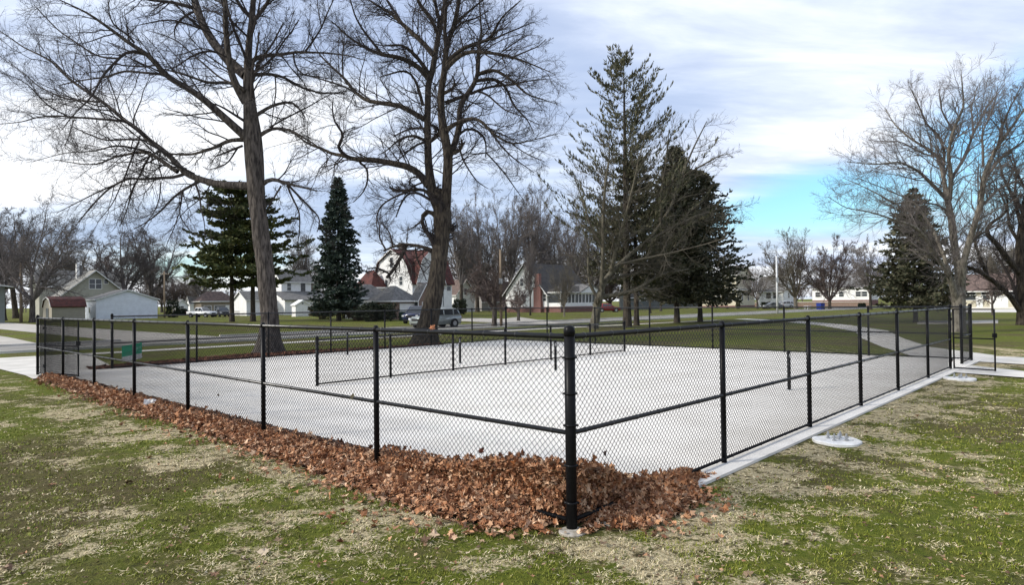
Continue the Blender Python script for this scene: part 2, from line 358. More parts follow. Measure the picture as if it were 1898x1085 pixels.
inn = (np.abs(gx) < 21.9) & (gy > 1.1) & (gy < 25.8)
gz = np.where(inn & ~inside, (fbm(gx*0.9, gy*0.9, 5, 3)-0.5)*0.05+(fbm(gx*5, gy*5, 8, 3)-0.5)*0.05, 0.0)
gz = np.where(gy > 16, np.minimum(gz, -0.012)*np.where(inn & ~inside, 1, 0), gz)
idx = np.arange(gx.size).reshape(gx.shape)
F = np.stack([idx[:-1, :-1], idx[1:, :-1], idx[1:, 1:], idx[:-1, 1:]], -1).reshape(-1, 4)
me = fast_mesh('ground', np.stack([gx, gy, gz], -1).reshape(-1, 3), F, m_lawn, True)
atr = me.attributes.new('straw', 'FLOAT', 'POINT')
sm = straw_mask(gx, gy); sm = np.where(inn | (gy < 26), sm, 0.12)
atr.data.foreach_set('value', sm.astype(np.float32).ravel())
tag(link('ground', me), kind='structure')

def sheet(name, pts, z, m, kind='structure', thick=0.0):
    mb = MB(); n = len(pts)
    if thick:
        vs = [(p[0], p[1], z) for p in pts]+[(p[0], p[1], z-thick) for p in pts]
        mb.add(vs, [tuple(range(n)), tuple(range(2*n-1, n-1, -1))]+[(i, n+i, n+(i+1) % n, (i+1) % n) for i in range(n)])
    else: mb.add([(p[0], p[1], z) for p in pts], [tuple(range(n))])
    o = link(name, mb.mesh(name, m)); tag(o, kind=kind); return o
ab = lambda L: [C2(a, b) for a, b in L]
AL, BL = 21.6, 21.5      # court size; fence lines a=0, a=AL, b=0, b=BL
court = sheet('court', ab([(0.30, -0.25), (AL+0.25, -0.25), (AL+0.25, BL+0.28), (0.30, BL+0.28)]), 0.035, m_conc, thick=0.12)
sheet('road', ab([(-60, 35.0), (190, 35.0), (190, 41.8), (-60, 41.8)]), 0.012, m_road)
sheet('side_street', ab([(8.2, 41.8), (14.3, 41.8), (14.6, 190), (8.0, 190)]), 0.016, m_drive)
sheet('parking_apron', ab([(-22, 41.8), (4.2, 41.8), (4.9, 56), (5.0, 66), (-22, 66)]), 0.016, m_drive)
sheet('sidewalk', ab([(-40, 30.1), (25, 30.1), (39, 28.8), (60, 27), (60, 28.2), (39, 30.0), (25, 31.3), (-40, 31.3)]), 0.022, m_path)
for a0, a1 in ((-60, 8.2), (14.3, 190)): 
    c_ = MB(); n_ = 40
    pa = [C2(a0, 41.8), C2(a1, 41.8), C2(a1, 42.0), C2(a0, 42.0)]
    sheet('kerb', pa, 0.13, m_path, thick=0.15)
sheet('kerb', ab([(-60, 34.8), (190, 34.8), (190, 35.0), (-60, 35.0)]), 0.13, m_path, thick=0.15)
gp = lambda L: [G(*p) for p in L]
sheet('gate_path', ab([(-0.38, 20.2), (0.3, 20.2), (0.3, BL+0.2), (2.3, BL+0.28), (3.6, 30.2), (-0.6, 30.2), (-0.3, 21.6)]), 0.018, m_path)
# path from the right gate to the sidewalk, curving
sheet('park_path', ab([(AL+0.25, -0.3), (AL+0.25, 1.6), (27, 4.0), (33, 6.4), (41, 9.0), (50, 14), (58, 20), (64, 27.5), (66, 27.0), (60, 19), (52, 12.6), (43, 7.6), (34, 4.7), (28, 2.4), (24.5, -0.3)]), 0.018, m_path)
sheet('park_path', gp([(1797, 660), (1900, 664), (2000, 672), (2000, 684), (1900, 677), (1800, 671)]), 0.020, m_path)
sheet('park_path', gp([(1762, 685), (1800, 679), (1900, 690), (2000, 699), (2000, 712), (1900, 702), (1766, 692)]), 0.024, m_path)
sheet('driveway', ab([(44, 42), (53, 42), (58, 62), (50, 66)]), 0.016, m_drive)
sheet('driveway', gp([(930, 592), (1000, 601), (1040, 600), (960, 588)]), 0.020, m_drive)
sheet('driveway', [at(1760, 110)+[0, 0, 0], at(1760, 92), at(2100, 80), at(2100, 112)], 0.02, m_path)
sheet('park_path', gp([(1700, 596), (1850, 594), (1850, 600), (1700, 602)]), 0.018, m_drive)

# ------------------------------------------------------------------ chain link fences
MESHP = 0.0355
def chain_mesh(A, B, z0, z1, wr=0.0042):
    A = np.array(A, float); B = np.array(B, float); L = np.linalg.norm(B-A); d = (B-A)/L; nrm = np.array([-d[1], d[0], 0])
    n = int(L/MESHP); rows = int((z1-z0)/MESHP)
    ph = MESHP*1.0; k = np.arange(n)
    j = np.arange(rows+1)
    s = (k[:, None]+((j[None, :]+k[:, None]) % 2))*MESHP        # zigzag between columns
    z = z0+j*MESHP
    off = np.where(((j[None, :]+k[:, None]) % 2) == 0, 0.0025, -0.0025)
    P = A[None, None, :]+s[:, :, None]*d+off[:, :, None]*nrm; P[:, :, 2] = z[None, :]
    # slack: the fabric bellies a little between the rails
    Rr = np.full(P.shape[:2], wr)
    return tubes(P, Rr, 3)
def post_mb(p, r, h, z0=-0.1):
    mb = MB(); mb.tube([(0, 0, z0), (0, 0, h)], r, 12); return mb
def dome_mb(r, h):
    mb = MB(); mb.tube([(0, 0, h-0.05), (0, 0, h-0.045), (0, 0, h+0.005), (0, 0, h+0.035), (0, 0, h+0.055), (0, 0, h+0.062)], [r*1.02, r*1.16, r*1.16, r*0.98, r*0.55, r*0.08], 14); return mb
FH = 1.83
def rail_mb(A, B, z, r, ties=True):
    mb = MB(); A = np.array([A[0], A[1], z]); B = np.array([B[0], B[1], z]); mb.tube([A, B], r, 10)
    if ties:
        L = np.linalg.norm(B-A); d = (B-A)/L; s = 0.22
        while s < L: 
            q = A+d*s; mb.tube([q-d*0.007, q+d*0.007], r*1.22, 8); s += 0.46
    return mb
def fence(label, A, B, posts, terminals, h=FH, mid=True, group=None, inner=0.0, rp=0.036, name='chain_link_fence', lrail=0.05, toprail=True, skip_rail=None):
    """A,B court coords; posts: distances along; terminals: set of indices that are thick end posts"""
    pa, pb = C2(*A), C2(*B); L = np.linalg.norm(pb-pa); d = (pb-pa)/L
    t = thing(name, label, 'fence', pa, 0, group); o = pa.copy()
    loc = lambda w: np.array(w)-o
    for i, s in enumerate(posts):
        q = pa+d*s; big = i in terminals; r = 0.052 if big == True and terminals.get(i) == 'corner' else (0.042 if big else rp)
        hh_ = h+(0.02 if not big else 0.045)
        mb = MB(); q0 = loc(q); mb.tube([q0+[0, 0, -0.05], q0+[0, 0, hh_]], r, 12)
        po = part('post', mb, m_black, t, True)
        mb = MB()
        if big:
            for dz, rr in ((-0.05, 1.15), (0.0, 1.15), (0.03, 1.0), (0.048, 0.55), (0.055, 0.1)): pass
            mb.tube([q0+[0, 0, hh_-0.05], q0+[0, 0, hh_], q0+[0, 0, hh_+0.03], q0+[0, 0, hh_+0.048], q0+[0, 0, hh_+0.055]], [r*1.07, r*1.07, r*0.95, r*0.55, r*0.1], 14)
            for zb in (0.25, 0.6, 0.98, 1.28, 1.62):
                if zb < h: m2_ = MB(); m2_.tube([q0+[0, 0, zb-0.012], q0+[0, 0, zb+0.012]], r*1.1, 12); m2_.box(q0[0]-r*1.35, q0[0]+r*1.35, q0[1]-0.008, q0[1]+0.008, zb-0.01, zb+0.01); part('tension_band', m2_, m_black, po, True)
        else:
            mb.tube([q0+[0, 0, hh_-0.05], q0+[0, 0, hh_-0.01], q0+[0, 0, hh_+0.025]], [r*1.12, r*1.12, r*0.6], 10)
        part('post_cap', mb, m_black, po, True)
    end = loc(pb)
    part('top_rail', rail_mb(loc(pa), end, h-0.01, 0.0265), m_rail, t, True)
    if mid: part('middle_rail', rail_mb(loc(pa), end, h*0.495, 0.0225), m_rail, t, True)
    part('bottom_rail', rail_mb(loc(pa), end, 0.085, 0.020), m_black, t, True)
    nrm = np.array([-d[1], d[0], 0])*inner
    v, f = chain_mesh(loc(pa)+nrm, end+nrm, 0.06, h+0.035, 0.0036 if label.startswith('near') else 0.0028)
    part('chain_mesh', fast_mesh('chain_mesh', v, f, m_wire), None, t)
    return t
LP = [3.12, 6.18, 9.25, 12.3, 15.35, 18.4, BL]
fence('near left side fence above the long band of brown leaves', (0, 0), (0, BL), [0]+LP, {0: 'corner', 7: 'end'}, inner=-0.045)
fence('near right side fence along the bare concrete edge with the round footings', (0, 0), (18.1, 0), [3.2, 6.35, 9.19, 12.05, 15.15, 18.1], {5: 'end'}, inner=0.045)
fence('far left side fence in front of the two big bare trunks', (2.1, BL), (AL, BL), [0, 2.8, 5.6, 8.45, 11.3, 14.1, 16.9, AL-2.1], {0: 'end', 7: 'corner'}, inner=0.045)
fence('far right side fence facing the lawn and the curving path', (AL, 0), (AL, BL), [0, 3.1, 6.15, 9.2, 12.3, 15.4, 18.5], {0: 'corner'}, inner=0.045)
fence('short end panel of fence between the right gate and its capped corner post', (19.95, 0), (AL, 0), [0], {0: 'end'}, inner=0.045)
fence('low divider fence standing alone across the middle of the court', (4.05, 11.5), (18.3, 11.5), [0, 2.32, 4.7, 7.05, 9.45, 11.85, 14.25], {0: 'end', 6: 'end'}, h=1.24, mid=False, inner=0.03, name='divider_fence')
def gate(label, hinge, dirv, w, h=1.80):
    p0 = C2(*hinge); dv = np.array([dirv[0], dirv[1], 0.0]); dv /= np.linalg.norm(dv)
    t = thing('gate', label, 'gate', p0); mb = MB(); A = dv*0.10; B = dv*w
    for q in (A, B): mb.tube([q+[0, 0, 0.05], q+[0, 0, h]], 0.023, 10)
    for z in (0.075, h*0.53, h-0.01): mb.tube([A+[0, 0, z], B+[0, 0, z]], 0.020, 10)
    part('frame', mb, m_black, t, True)
    v, f = chain_mesh(A, B, 0.08, h-0.03, 0.0028); part('chain_mesh', fast_mesh('gate_mesh', v, f, m_wire), None, t)
    for z in (0.3, h-0.3): mb = MB(); mb.tube([dv*0.03+[0, 0, z-0.04], dv*0.03+[0, 0, z+0.04]], 0.035, 8); mb.box(-0.01, 0.12*dv[0]+0.01, -0.01, 0.02, z-0.012, z+0.012); part('hinge', mb, m_black, t)
    mb = MB(); mb.box(B[0]-0.05, B[0]+0.05, B[1]-0.03, B[1]+0.03, h*0.55, h*0.62); part('latch', mb, m_black, t)
    return t
gate('open gate leaf folded back beside the leftmost fence post', (0.12, BL-0.15), (C2(0.75, 18.9)-C2(0.12, BL-0.15))[:2], 2.0)
gate('open gate leaf swung outward over the pale path at the right end', (18.1, 0), (G(1845, 692)-C2(18.1, 0))[:2], float(np.linalg.norm((G(1845, 692)-C2(18.1, 0))[:2])))

# footing of the big corner post
mb = MB(); k = 20
mb.tube([(0, 0, -0.1), (0, 0, 0.008), (0, 0, 0.014)], [0.135, 0.13, 0.12], k)
o = link('post_footing', mb.mesh('post_footing', mat('stained_concrete', (0.42, 0.39, 0.34), (0.26, 0.23, 0.18), 14, bump=0.004), False)); o.location = C2(0.0, 0.0)-np.array([0.0, 0.07, 0]); tag(o, 'small round concrete footing under the big near corner post', 'footing')
# net posts
NETP = [((1463, 726), 'black net post alone on the court nearest the right fence'), ((1030, 689), 'black net post seen just left of the big corner post'),
        ((853, 676), 'black net post with a pale knob beyond the low divider fence'), ((644, 660), 'farthest net post, beyond the left half of the low divider fence')]
for i, ((px, py), lab) in enumerate(NETP):
    q = G(px, py); t = thing('net_post', lab, 'net post', q, 0, 'net posts on the court')
    mb = MB(); mb.tube([(0, 0, 0.0), (0, 0, 0.93)], 0.04, 12); part('post', mb, m_black, t, True)
    mb = MB(); mb.tube([(0, 0, 0.91), (0, 0, 0.945), (0, 0, 0.96)], [0.045, 0.045, 0.02], 12); part('cap', mb, m_black, t, True)
    mb = MB(); mb.tube([(0, 0, 0.03), (0, 0, 0.045)], [0.075, 0.07], 14); part('base_ring', mb, m_steel, t)
    mb = MB(); mb.box(-0.01, 0.01, -0.075, -0.03, 0.80, 0.86); mb.tube([(0, -0.07, 0.78), (0, -0.07, 0.88)], 0.012, 8); part('winch', mb, m_steel if i != 2 else m_trim, t)
# light pole footings
def footing(px, py, r, label):
    q = G(px, py); t = thing('light_footing', label, 'footing', q, 0.3, 'round footings with bolts beside the right fence')
    mb = MB(); n = 40; ring = []
    rad = [r*(1+0.04*math.sin(3*a_/n*2*math.pi+1)+0.03*math.sin(7*a_/n*2*math.pi)) for a_ in range(n)]
    vs = [(rad[i]*math.cos(2*math.pi*i/n), rad[i]*math.sin(2*math.pi*i/n), -0.1) for i in range(n)]+[(rad[i]*math.cos(2*math.pi*i/n), rad[i]*math.sin(2*math.pi*i/n), 0.035) for i in range(n)]+[(0.94*rad[i]*math.cos(2*math.pi*i/n), 0.94*rad[i]*math.sin(2*math.pi*i/n), 0.045) for i in range(n)]
    fs = [(i, (i+1) % n, n+(i+1) % n, n+i) for i in range(n)]+[(n+i, n+(i+1) % n, 2*n+(i+1) % n, 2*n+i) for i in range(n)]+[tuple(range(2*n, 3*n))]
    mb.add(vs, fs); part('concrete_base', mb, mat('bright_concrete', (0.74, 0.74, 0.73), (0.60, 0.59, 0.57), 5, bump=0.003), t)
    for a_ in range(4):
        x_, y_ = 0.13*math.cos(a_*math.pi/2+0.5), 0.13*math.sin(a_*math.pi/2+0.5)
        mb = MB(); mb.tube([(x_, y_, 0.03), (x_, y_, 0.15)], 0.014, 8); mb.tube([(x_, y_, 0.085), (x_, y_, 0.11)], 0.028, 6); mb.tube([(x_, y_, 0.045), (x_, y_, 0.065)], 0.028, 6)
        part('anchor_bolt', mb, m_steel, t)
    mb = MB(); mb.tube([(0.02, 0, 0.03), (0.02, 0, 0.09), (0.05, 0.01, 0.12)], 0.025, 8); part('conduit', mb, m_rubber if False else m_steel, t)
footing(1552, 821, 0.335, 'white round concrete footing with anchor bolts, the nearer one beside the right fence')
footing(1780, 704, 0.36, 'round concrete footing with anchor bolts near the right gate')
# yard sign behind the left end of the far fence
q = G(247, 682); fwd = -q/np.linalg.norm(q)
t = thing('yard_sign', 'small green and white yard sign standing behind the fence at the left', 'sign', q, math.atan2(fwd[1], fwd[0])+math.pi/2+0.35)
W2, h0_, h1_ = 0.35, 0.22, 0.78
mb = MB(); ns = 8
def cur(x): return 0.10*(x/W2)**2+0.06*(x/W2)
for z0, z1, mi in ((h0_, h0_+0.18, 1), (h0_+0.18, h1_, 0)):
    for i in range(ns):
        xa, xb = -W2+2*W2*i/ns, -W2+2*W2*(i+1)/ns; ya, yb = cur(xa), cur(xb); s_ = 0.09*(xa+W2)/(2*W2); s2_ = 0.09*(xb+W2)/(2*W2)
        mb.add([(xa, ya, z0+s_), (xb, yb, z0+s2_), (xb, yb, z1+s2_), (xa, ya, z1+s_), (xa, ya+0.006, z0+s_), (xb, yb+0.006, z0+s2_), (xb, yb+0.006, z1+s2_), (xa, ya+0.006, z1+s_)], [(0, 1, 2, 3), (7, 6, 5, 4), (0, 4, 5, 1), (3, 2, 6, 7)], mi)
pn = part('panel', mb, [mat('sign_green', (0.03, 0.42, 0.23), (0.025, 0.36, 0.19), 4, rough=0.5), m_trim], t)
mb = MB()   # pale worn lettering strokes, too small to read in the photo
m_pg = mat('sign_pale_green', (0.22, 0.52, 0.38), (0.12, 0.4, 0.26), 6, rough=0.5)
for (x0, x1, z0, z1) in ((-0.24, -0.10, 0.44, 0.46), (-0.22, -0.04, 0.50, 0.515), (0.06, 0.28, 0.50, 0.52), (0.08, 0.16, 0.56, 0.66), (0.20, 0.27, 0.58, 0.67)):
    sl = 0.09*((x0+x1)/2+W2)/(2*W2); mb.box(x0, x1, min(cur(x0), cur(x1))-0.012, min(cur(x0), cur(x1))-0.004, z0+sl, z1+sl)
part('lettering', mb, m_pg, t)
for sx in (-0.22, 0.22):
    mb = MB(); mb.tube([(sx, 0.02, -0.05), (sx, 0.02, 0.4)], 0.005, 6); part('stake', mb, m_steel, t)

# ------------------------------------------------------------------ leaves
def leaf_template():
    out = [(0, -0.42), (0.10, -0.22), (0.42, -0.30), (0.30, -0.08), (0.50, 0.14), (0.24, 0.16), (0.20, 0.30), (0.0, 0.55), (-0.20, 0.30), (-0.24, 0.16), (-0.50, 0.14), (-0.30, -0.08), (-0.42, -0.30), (-0.10, -0.22)]
    v = np.array([(0, 0)]+out); n = len(out)
    f = np.array([(0, 1+i, 1+(i+1) % n) for i in range(n)]); return v, f
LV, LF = leaf_template()
def leaves(C, size, tilt, yaw=None, curl=0.6, rg=rng):
    """C (N,3) centres, size (N,), tilt (N,) radians"""
    n = len(C); yaw = rg.uniform(0, 2*math.pi, n) if yaw is None else yaw
    x = LV[None, :, 0]*size[:, None]*rg.uniform(0.7, 1.1, n)[:, None]; y = LV[None, :, 1]*size[:, None]
    cu = rg.uniform(-1, 1, n)*curl; cv = rg.uniform(-1, 1, n)*curl
    z = (cu[:, None]*x*x+cv[:, None]*y*y+rg.uniform(-0.5, 0.5, n)[:, None]*x*y)/size[:, None]*1.6+rg.normal(0, 0.05, x.shape)*size[:, None]
    P = np.stack([x, y, z], -1)
    a1 = rg.uniform(0, 2*math.pi, n)
    def rot(P, ax, an):
        c, s = np.cos(an)[:, None], np.sin(an)[:, None]; i, j = [(1, 2), (2, 0), (0, 1)][ax]; Q = P.copy(); Q[..., i] = c*P[..., i]-s*P[..., j]; Q[..., j] = s*P[..., i]+c*P[..., j]; return Q
    P = rot(P, 2, a1); P = rot(P, 0, tilt); P = rot(P, 2, yaw)
    P = P+C[:, None, :]
    nv = len(LV); F_ = LF[None]+(np.arange(n)*nv)[:, None, None]
    return P.reshape(-1, 3), F_.reshape(-1, 3)
H1b = ([0, .9, 1.6, 2.5, 4, 8, 20], [.50, .46, .31, .19, .13, .11, .06]); H2a = ([0, .35, .7, 1, 1.35, 2, 2.7], [.50, .50, .36, .20, .12, .05, 0])
W1b = ([0, 0.5, 1.5, 3.0, 6, 12, 18, 20.6], [0.10, 0.48, 0.70, 0.60, 0.48, 0.42, 0.34, 0.2]); W2a = ([0, .5, 1.6, 2.2], [.12, .55, .52, 0.1])
def pile_h(a, b, s=0.0):
    w1 = np.interp(b, *W1b); w2 = np.interp(a, *W2a)
    in1 = np.interp(b, *H1b)*np.clip(1-(np.clip(a-0.15, 0, None)/0.75)**1.5, 0, 1)*(a >= s)*(b > -0.02+s)
    in2 = np.interp(a, *H2a)*np.clip(1-(np.clip(b-0.12, 0, None)/np.interp(a, [0, 0.6, 1.2], [0.6, 0.42, 0.25]))**1.5, 0, 1)*(b >= s)*(a > -0.02+s)*(a < 2.7)
    o1 = 0.13*np.clip(1+a/np.maximum(w1, 1e-3), 0, 1)**0.7*(a < 0)*(b > -0.1)
    o2 = 0.12*np.clip(1+b/np.maximum(w2, 1e-3), 0, 1)**0.7*(b < 0)*(a > -0.1)*(a < 2.2)
    g = np.clip(np.hypot(a, b)/0.9-0.15, 0.0, 1)
    return np.maximum(np.maximum(in1, in2), np.maximum(o1, o2)*g)
def litter():
    parts3 = []
    rg = np.random.default_rng(11)
    # outside band
    n = 15000; u = rg.random(n); b = -0.2+20.4*u**1.45; w = np.interp(b, *W1b); a = -w*rg.random(n)**0.85*1.05+0.22*rg.random(n)
    k2 = (b < 0.05) & (a < -0.15); a = np.where(k2, a*0.3, a)
    A = [a]; B = [b]
    n = 3400; a2 = 2.5*rg.random(n); b2 = -np.interp(a2, *W2a)*rg.random(n)**0.9*1.05+0.1*rg.random(n); A.append(a2); B.append(b2)
    n = 7000; bb = 3.6*rg.random(n)**1.3; aa = 0.85*rg.random(n)**1.3; A.append(aa); B.append(bb)
    n = 4200; aa = 2.5*rg.random(n)**1.3; bb = np.interp(aa, [0, 0.6, 1.4], [0.7, 0.45, 0.22])*rg.random(n)**1.3; A.append(aa); B.append(bb)
    n = 2600; bb = 3.6+16*rg.random(n); aa = 0.35*rg.random(n)**1.6; A.append(aa); B.append(bb)
    n = 900; bs_ = 20*rg.random(n)**1.3; ws_ = np.interp(bs_, *W1b); A.append(-ws_*(0.9+rg.exponential(0.35, n))); B.append(bs_)
    n = 260; as_ = 2.6*rg.random(n); ws_ = np.interp(as_, *W2a); A.append(as_); B.append(-ws_*(0.85+rg.exponential(0.35, n)))
    a = np.concatenate(A); b = np.concatenate(B); z = pile_h(a, b)
    cut = ((a < 0.03) & (b < 0.25) & (a > -0.2)) | ((b < 0.03) & (a < 0.28)) | (np.hypot(a, b) < 0.13)
    keep_ = ~cut | (rg.random(len(a)) < 0.06); a, b, z = a[keep_], b[keep_], z[keep_]
    z = z*rg.uniform(0.86, 1.02, len(z))+0.015+0.03*rg.random(len(z))
    tl = np.abs(rg.normal(0, 0.85, len(a)))
    up_ = rg.random(len(a)) < 0.05; z = z+np.where(up_ & (z > 0.08), rg.uniform(0.02, 0.085, len(a)), 0); tl = np.where(up_, rg.uniform(0.9, 1.6, len(a)), tl)
    # wall of leaves pressed against the wire
    n = 6000; bw = 3.4*rg.random(n)**1.2; zw = np.interp(bw, *H1b)*rg.random(n); aw = 0.02+0.08*rg.random(n)
    n2 = 4200; aw2 = 2.5*rg.random(n2)**1.1; zw2 = np.interp(aw2, *H2a)*rg.random(n2); bw2 = 0.02+0.08*rg.random(n2)
    a = np.concatenate([a, aw, aw2]); b = np.concatenate([b, bw, bw2]); z = np.concatenate([z, zw+0.03, zw2+0.03]); tl = np.concatenate([tl, rg.uniform(0.7, 1.6, n+n2)])
    far_ = np.hypot(a, b) > 0.12; a, b, z, tl = a[far_], b[far_], z[far_], tl[far_]
    Cc = NC[None]+a[:, None]*U+b[:, None]*V; Cc[:, 2] = z
    sz = rg.uniform(0.04, 0.105, len(a))*np.where(rg.random(len(a)) < 0.08, 1.35, 1.0)
    return Cc, sz, tl
Cc, sz, tl = litter()
v3, f3 = leaves(Cc, sz, tl)
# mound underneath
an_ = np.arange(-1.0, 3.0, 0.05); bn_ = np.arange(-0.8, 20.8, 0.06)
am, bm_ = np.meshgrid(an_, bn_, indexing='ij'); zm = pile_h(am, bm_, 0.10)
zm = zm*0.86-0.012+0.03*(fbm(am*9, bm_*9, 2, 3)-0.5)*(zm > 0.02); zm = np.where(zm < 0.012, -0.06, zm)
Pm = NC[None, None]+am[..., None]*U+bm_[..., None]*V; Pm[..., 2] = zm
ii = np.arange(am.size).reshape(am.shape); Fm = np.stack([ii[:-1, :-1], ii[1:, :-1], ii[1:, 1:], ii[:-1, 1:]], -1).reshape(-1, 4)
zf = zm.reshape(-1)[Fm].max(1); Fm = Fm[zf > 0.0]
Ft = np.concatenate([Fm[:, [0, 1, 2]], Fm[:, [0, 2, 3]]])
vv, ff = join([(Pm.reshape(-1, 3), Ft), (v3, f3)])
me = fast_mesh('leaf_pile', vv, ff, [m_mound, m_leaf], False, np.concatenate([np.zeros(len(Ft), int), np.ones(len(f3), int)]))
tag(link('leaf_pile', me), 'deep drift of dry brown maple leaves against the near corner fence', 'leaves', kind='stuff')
# back band of leaves under the big trees
rg = np.random.default_rng(5); n = 9000
a = 1.6+15.5*rg.random(n)**0.9; w = np.interp(a, [0, 3, 9, 13, 17], [0.7, 1.5, 2.6, 1.2, 0.3]); b = BL+0.1+w*rg.random(n)**1.3
Cb = NC[None]+a[:, None]*U+b[:, None]*V; Cb[:, 2] = 0.02+0.05*rg.random(n)
v3, f3 = leaves(Cb, rg.uniform(0.10, 0.17, n), np.abs(rg.normal(0, 0.5, n)))
m_leafd = leafmat('damp_maple_leaves', [(0.04, 0.015, 0.01), (0.17, 0.060, 0.032), (0.28, 0.12, 0.065), (0.09, 0.034, 0.02), (0.38, 0.20, 0.12)])
tag(link('leaf_band', fast_mesh('leaf_band', v3, f3, m_leafd)), 'thin band of red brown leaves along the far edge of the court', 'leaves', kind='stuff')
# scattered leaves on the lawn and court
n = 4200; r_ = 2.6*np.exp(rg.random(n)*math.log(7)); an = rg.uniform(-0.75, 0.75, n)
x = r_*np.sin(an); y = r_*np.cos(an); aa, bb = to_ab(x, y); inc = (aa > -0.05) & (bb > -0.4)
keep = ~inc | (rg.random(n) < 0.03); x, y, inc = x[keep], y[keep], inc[keep]
Cs = np.stack([x, y, np.where(inc, 0.045, 0.035)+0.0*x], -1)
v3, f3 = leaves(Cs, rg.uniform(0.018, 0.05, len(x))*np.where(rg.random(len(x)) < 0.06, 2.4, 1.0), np.abs(rg.normal(0, 0.35, len(x))))
m_leafs = leafmat('scattered_leaves', [(0.03, 0.02, 0.012), (0.16, 0.09, 0.05), (0.05, 0.03, 0.02), (0.40, 0.28, 0.17), (0.07, 0.045, 0.03), (0.46, 0.24, 0.13), (0.60, 0.54, 0.40)])
tag(link('scattered_leaves', fast_mesh('scattered_leaves', v3, f3, m_leafs)), 'single dry leaves scattered over the foreground lawn', 'leaves', kind='stuff')
def one_leaf(p, size, label, col, tilt=1.3, yaw=0.5):
    rg_ = np.random.default_rng(int(size*1000)+int(abs(p[0])*77)); v, f = leaves(np.zeros((1, 3)), np.array([size]), np.array([tilt]), np.array([yaw]), rg=rg_)
    o = link('maple_leaf', fast_mesh('maple_leaf', v, f, col)); o.location = p; tag(o, label, 'leaf')
lf = lambda nm, c: mat(nm, c, tuple(v*0.7 for v in c), 20, rough=0.7)
one_leaf(C2(0.01, 2.02, FH+0.035), 0.10, 'orange maple leaf caught on the top rail of the near left fence', lf('orange_leaf', (0.42, 0.17, 0.08)), 1.1, 0.2)
one_leaf(C2(-0.03, 3.62, 0.92), 0.11, 'pale tan leaf caught in the wire left of the post, above the middle rail', lf('tan_leaf', (0.42, 0.36, 0.22)), 1.5, 0.6)
one_leaf(C2(0.55, -0.0, 0.62), 0.085, 'dark leaf caught in the wire just right of the big corner post', lf('dark_leaf', (0.05, 0.025, 0.02)), 1.5, 0.8)
one_leaf(C2(0.03, 1.25, 0.55), 0.10, 'dark red leaf caught in the wire above the leaf pile', lf('dark_red_leaf', (0.12, 0.035, 0.02)), 1.5, 0.2)
one_leaf(C2(0.02, 0.72, 0.50), 0.15, 'bright rust leaf sticking up from the top of the leaf pile', lf('rust_leaf', (0.32, 0.11, 0.03)), 1.4, 0.5)
# white litter
mb = MB(); g_ = []
for i in range(5):
    for j in range(4): g_.append(((i-2)*0.055, (j-1.5)*0.045, 0.07+0.02*math.sin(i*1.7+j)+0.012*j))
mb.add(g_, [(i*4+j, (i+1)*4+j, (i+1)*4+j+1, i*4+j+1) for i in range(4) for j in range(3)])
o = link('paper_scrap', mb.mesh('paper_scrap', m_trim)); o.location = G(278, 750, 0.12); o.rotation_euler = (1.0, 0.1, 0.4); tag(o, 'crumpled white paper scrap lying on the brown leaves at the left', 'litter')

# ------------------------------------------------------------------ grass blades and straw
def blades(n, seed, straw):
    rg = np.random.default_rng(seed)
    r_ = 2.4*np.exp(rg.random(n)*math.log(24/2.4)); an = rg.uniform(-0.72, 0.72, n); x = r_*np.sin(an); y = r_*np.cos(an)
    a, b = to_ab(x, y); ok = ~((a > -0.05) & (b > -0.36))
    L = np.zeros(n, bool)
    for poly in (ab([(0, 20.7), (2.3, 20.7), (3.6, 30.2), (0, 30.2)]),):
        pa = [to_ab(p[0], p[1]) for p in poly]; ok &= ~((b > 20.1) & (a < 3.6) & (a > -0.5))
    ok &= ~((b > -0.7) & (a > 17.9)) | (b < -6)
    for (fx, fy) in (G(1552, 821)[:2], G(1780, 704)[:2]): ok &= ((x-fx)**2+(y-fy)**2) > 0.36**2
    # right-hand paths
    q1 = G(1762, 694); ok &= ~((a > 18.3) & (b > -2.6) & (y > 15))
    s = straw_mask(x, y)
    cl = np.clip((fbm(x*7, y*7, 31, 3)-0.36)*5, 0.05, 1); sn = np.clip(s+(fbm(x*6, y*6, 21, 3)-0.5)*2.6, 0, 1); pr = np.clip(sn*1.3, 0.03, 1)*cl if straw else np.clip(1.1-sn, 0.04, 1)*cl; ok &= rg.random(n) < pr
    # leaf band hides grass
    ok &= pile_h(a, b) < 0.03
    x, y, r_ = x[ok], y[ok], r_[ok]; n = len(x); yaw = rg.uniform(0, 2*math.pi, n)
    gzv = (fbm(x*0.9, y*0.9, 5, 3)-0.5)*0.05+(fbm(x*5, y*5, 8, 3)-0.5)*0.05; gzv = np.where(y > 16, np.minimum(gzv, -0.012), gzv)
    sc_ = np.clip(r_/6, 0.75, 2.2)
    if straw:
        L = rg.uniform(0.015, 0.055, n); w = rg.uniform(0.0016, 0.0045, n)*sc_; lift = rg.uniform(-0.05, 0.6, n)
    else:
        L = rg.uniform(0.018, 0.045, n); w = rg.uniform(0.0022, 0.0042, n)*sc_; lift = rg.uniform(0.3, 1.35, n)
    d = np.stack([np.cos(yaw)*np.cos(lift), np.sin(yaw)*np.cos(lift), np.sin(lift)], -1); sd_ = np.stack([-np.sin(yaw), np.cos(yaw), 0*yaw], -1)
    base = np.stack([x, y, gzv+(0.006 if straw else -0.004)], -1)
    mid = base+d*(L*0.55)[:, None]; tip = base+d*L[:, None]; tip[:, 2] -= L*0.18*rg.random(n)
    V_ = np.stack([base-sd_*w[:, None], base+sd_*w[:, None], mid+sd_*(w*0.8)[:, None], mid-sd_*(w*0.8)[:, None], tip], 1).reshape(-1, 3)
    o = (np.arange(n)*5)[:, None]
    F_ = np.concatenate([o+[[0, 1, 2]], o+[[0, 2, 3]], o+[[3, 2, 4]]])
    return V_, F_
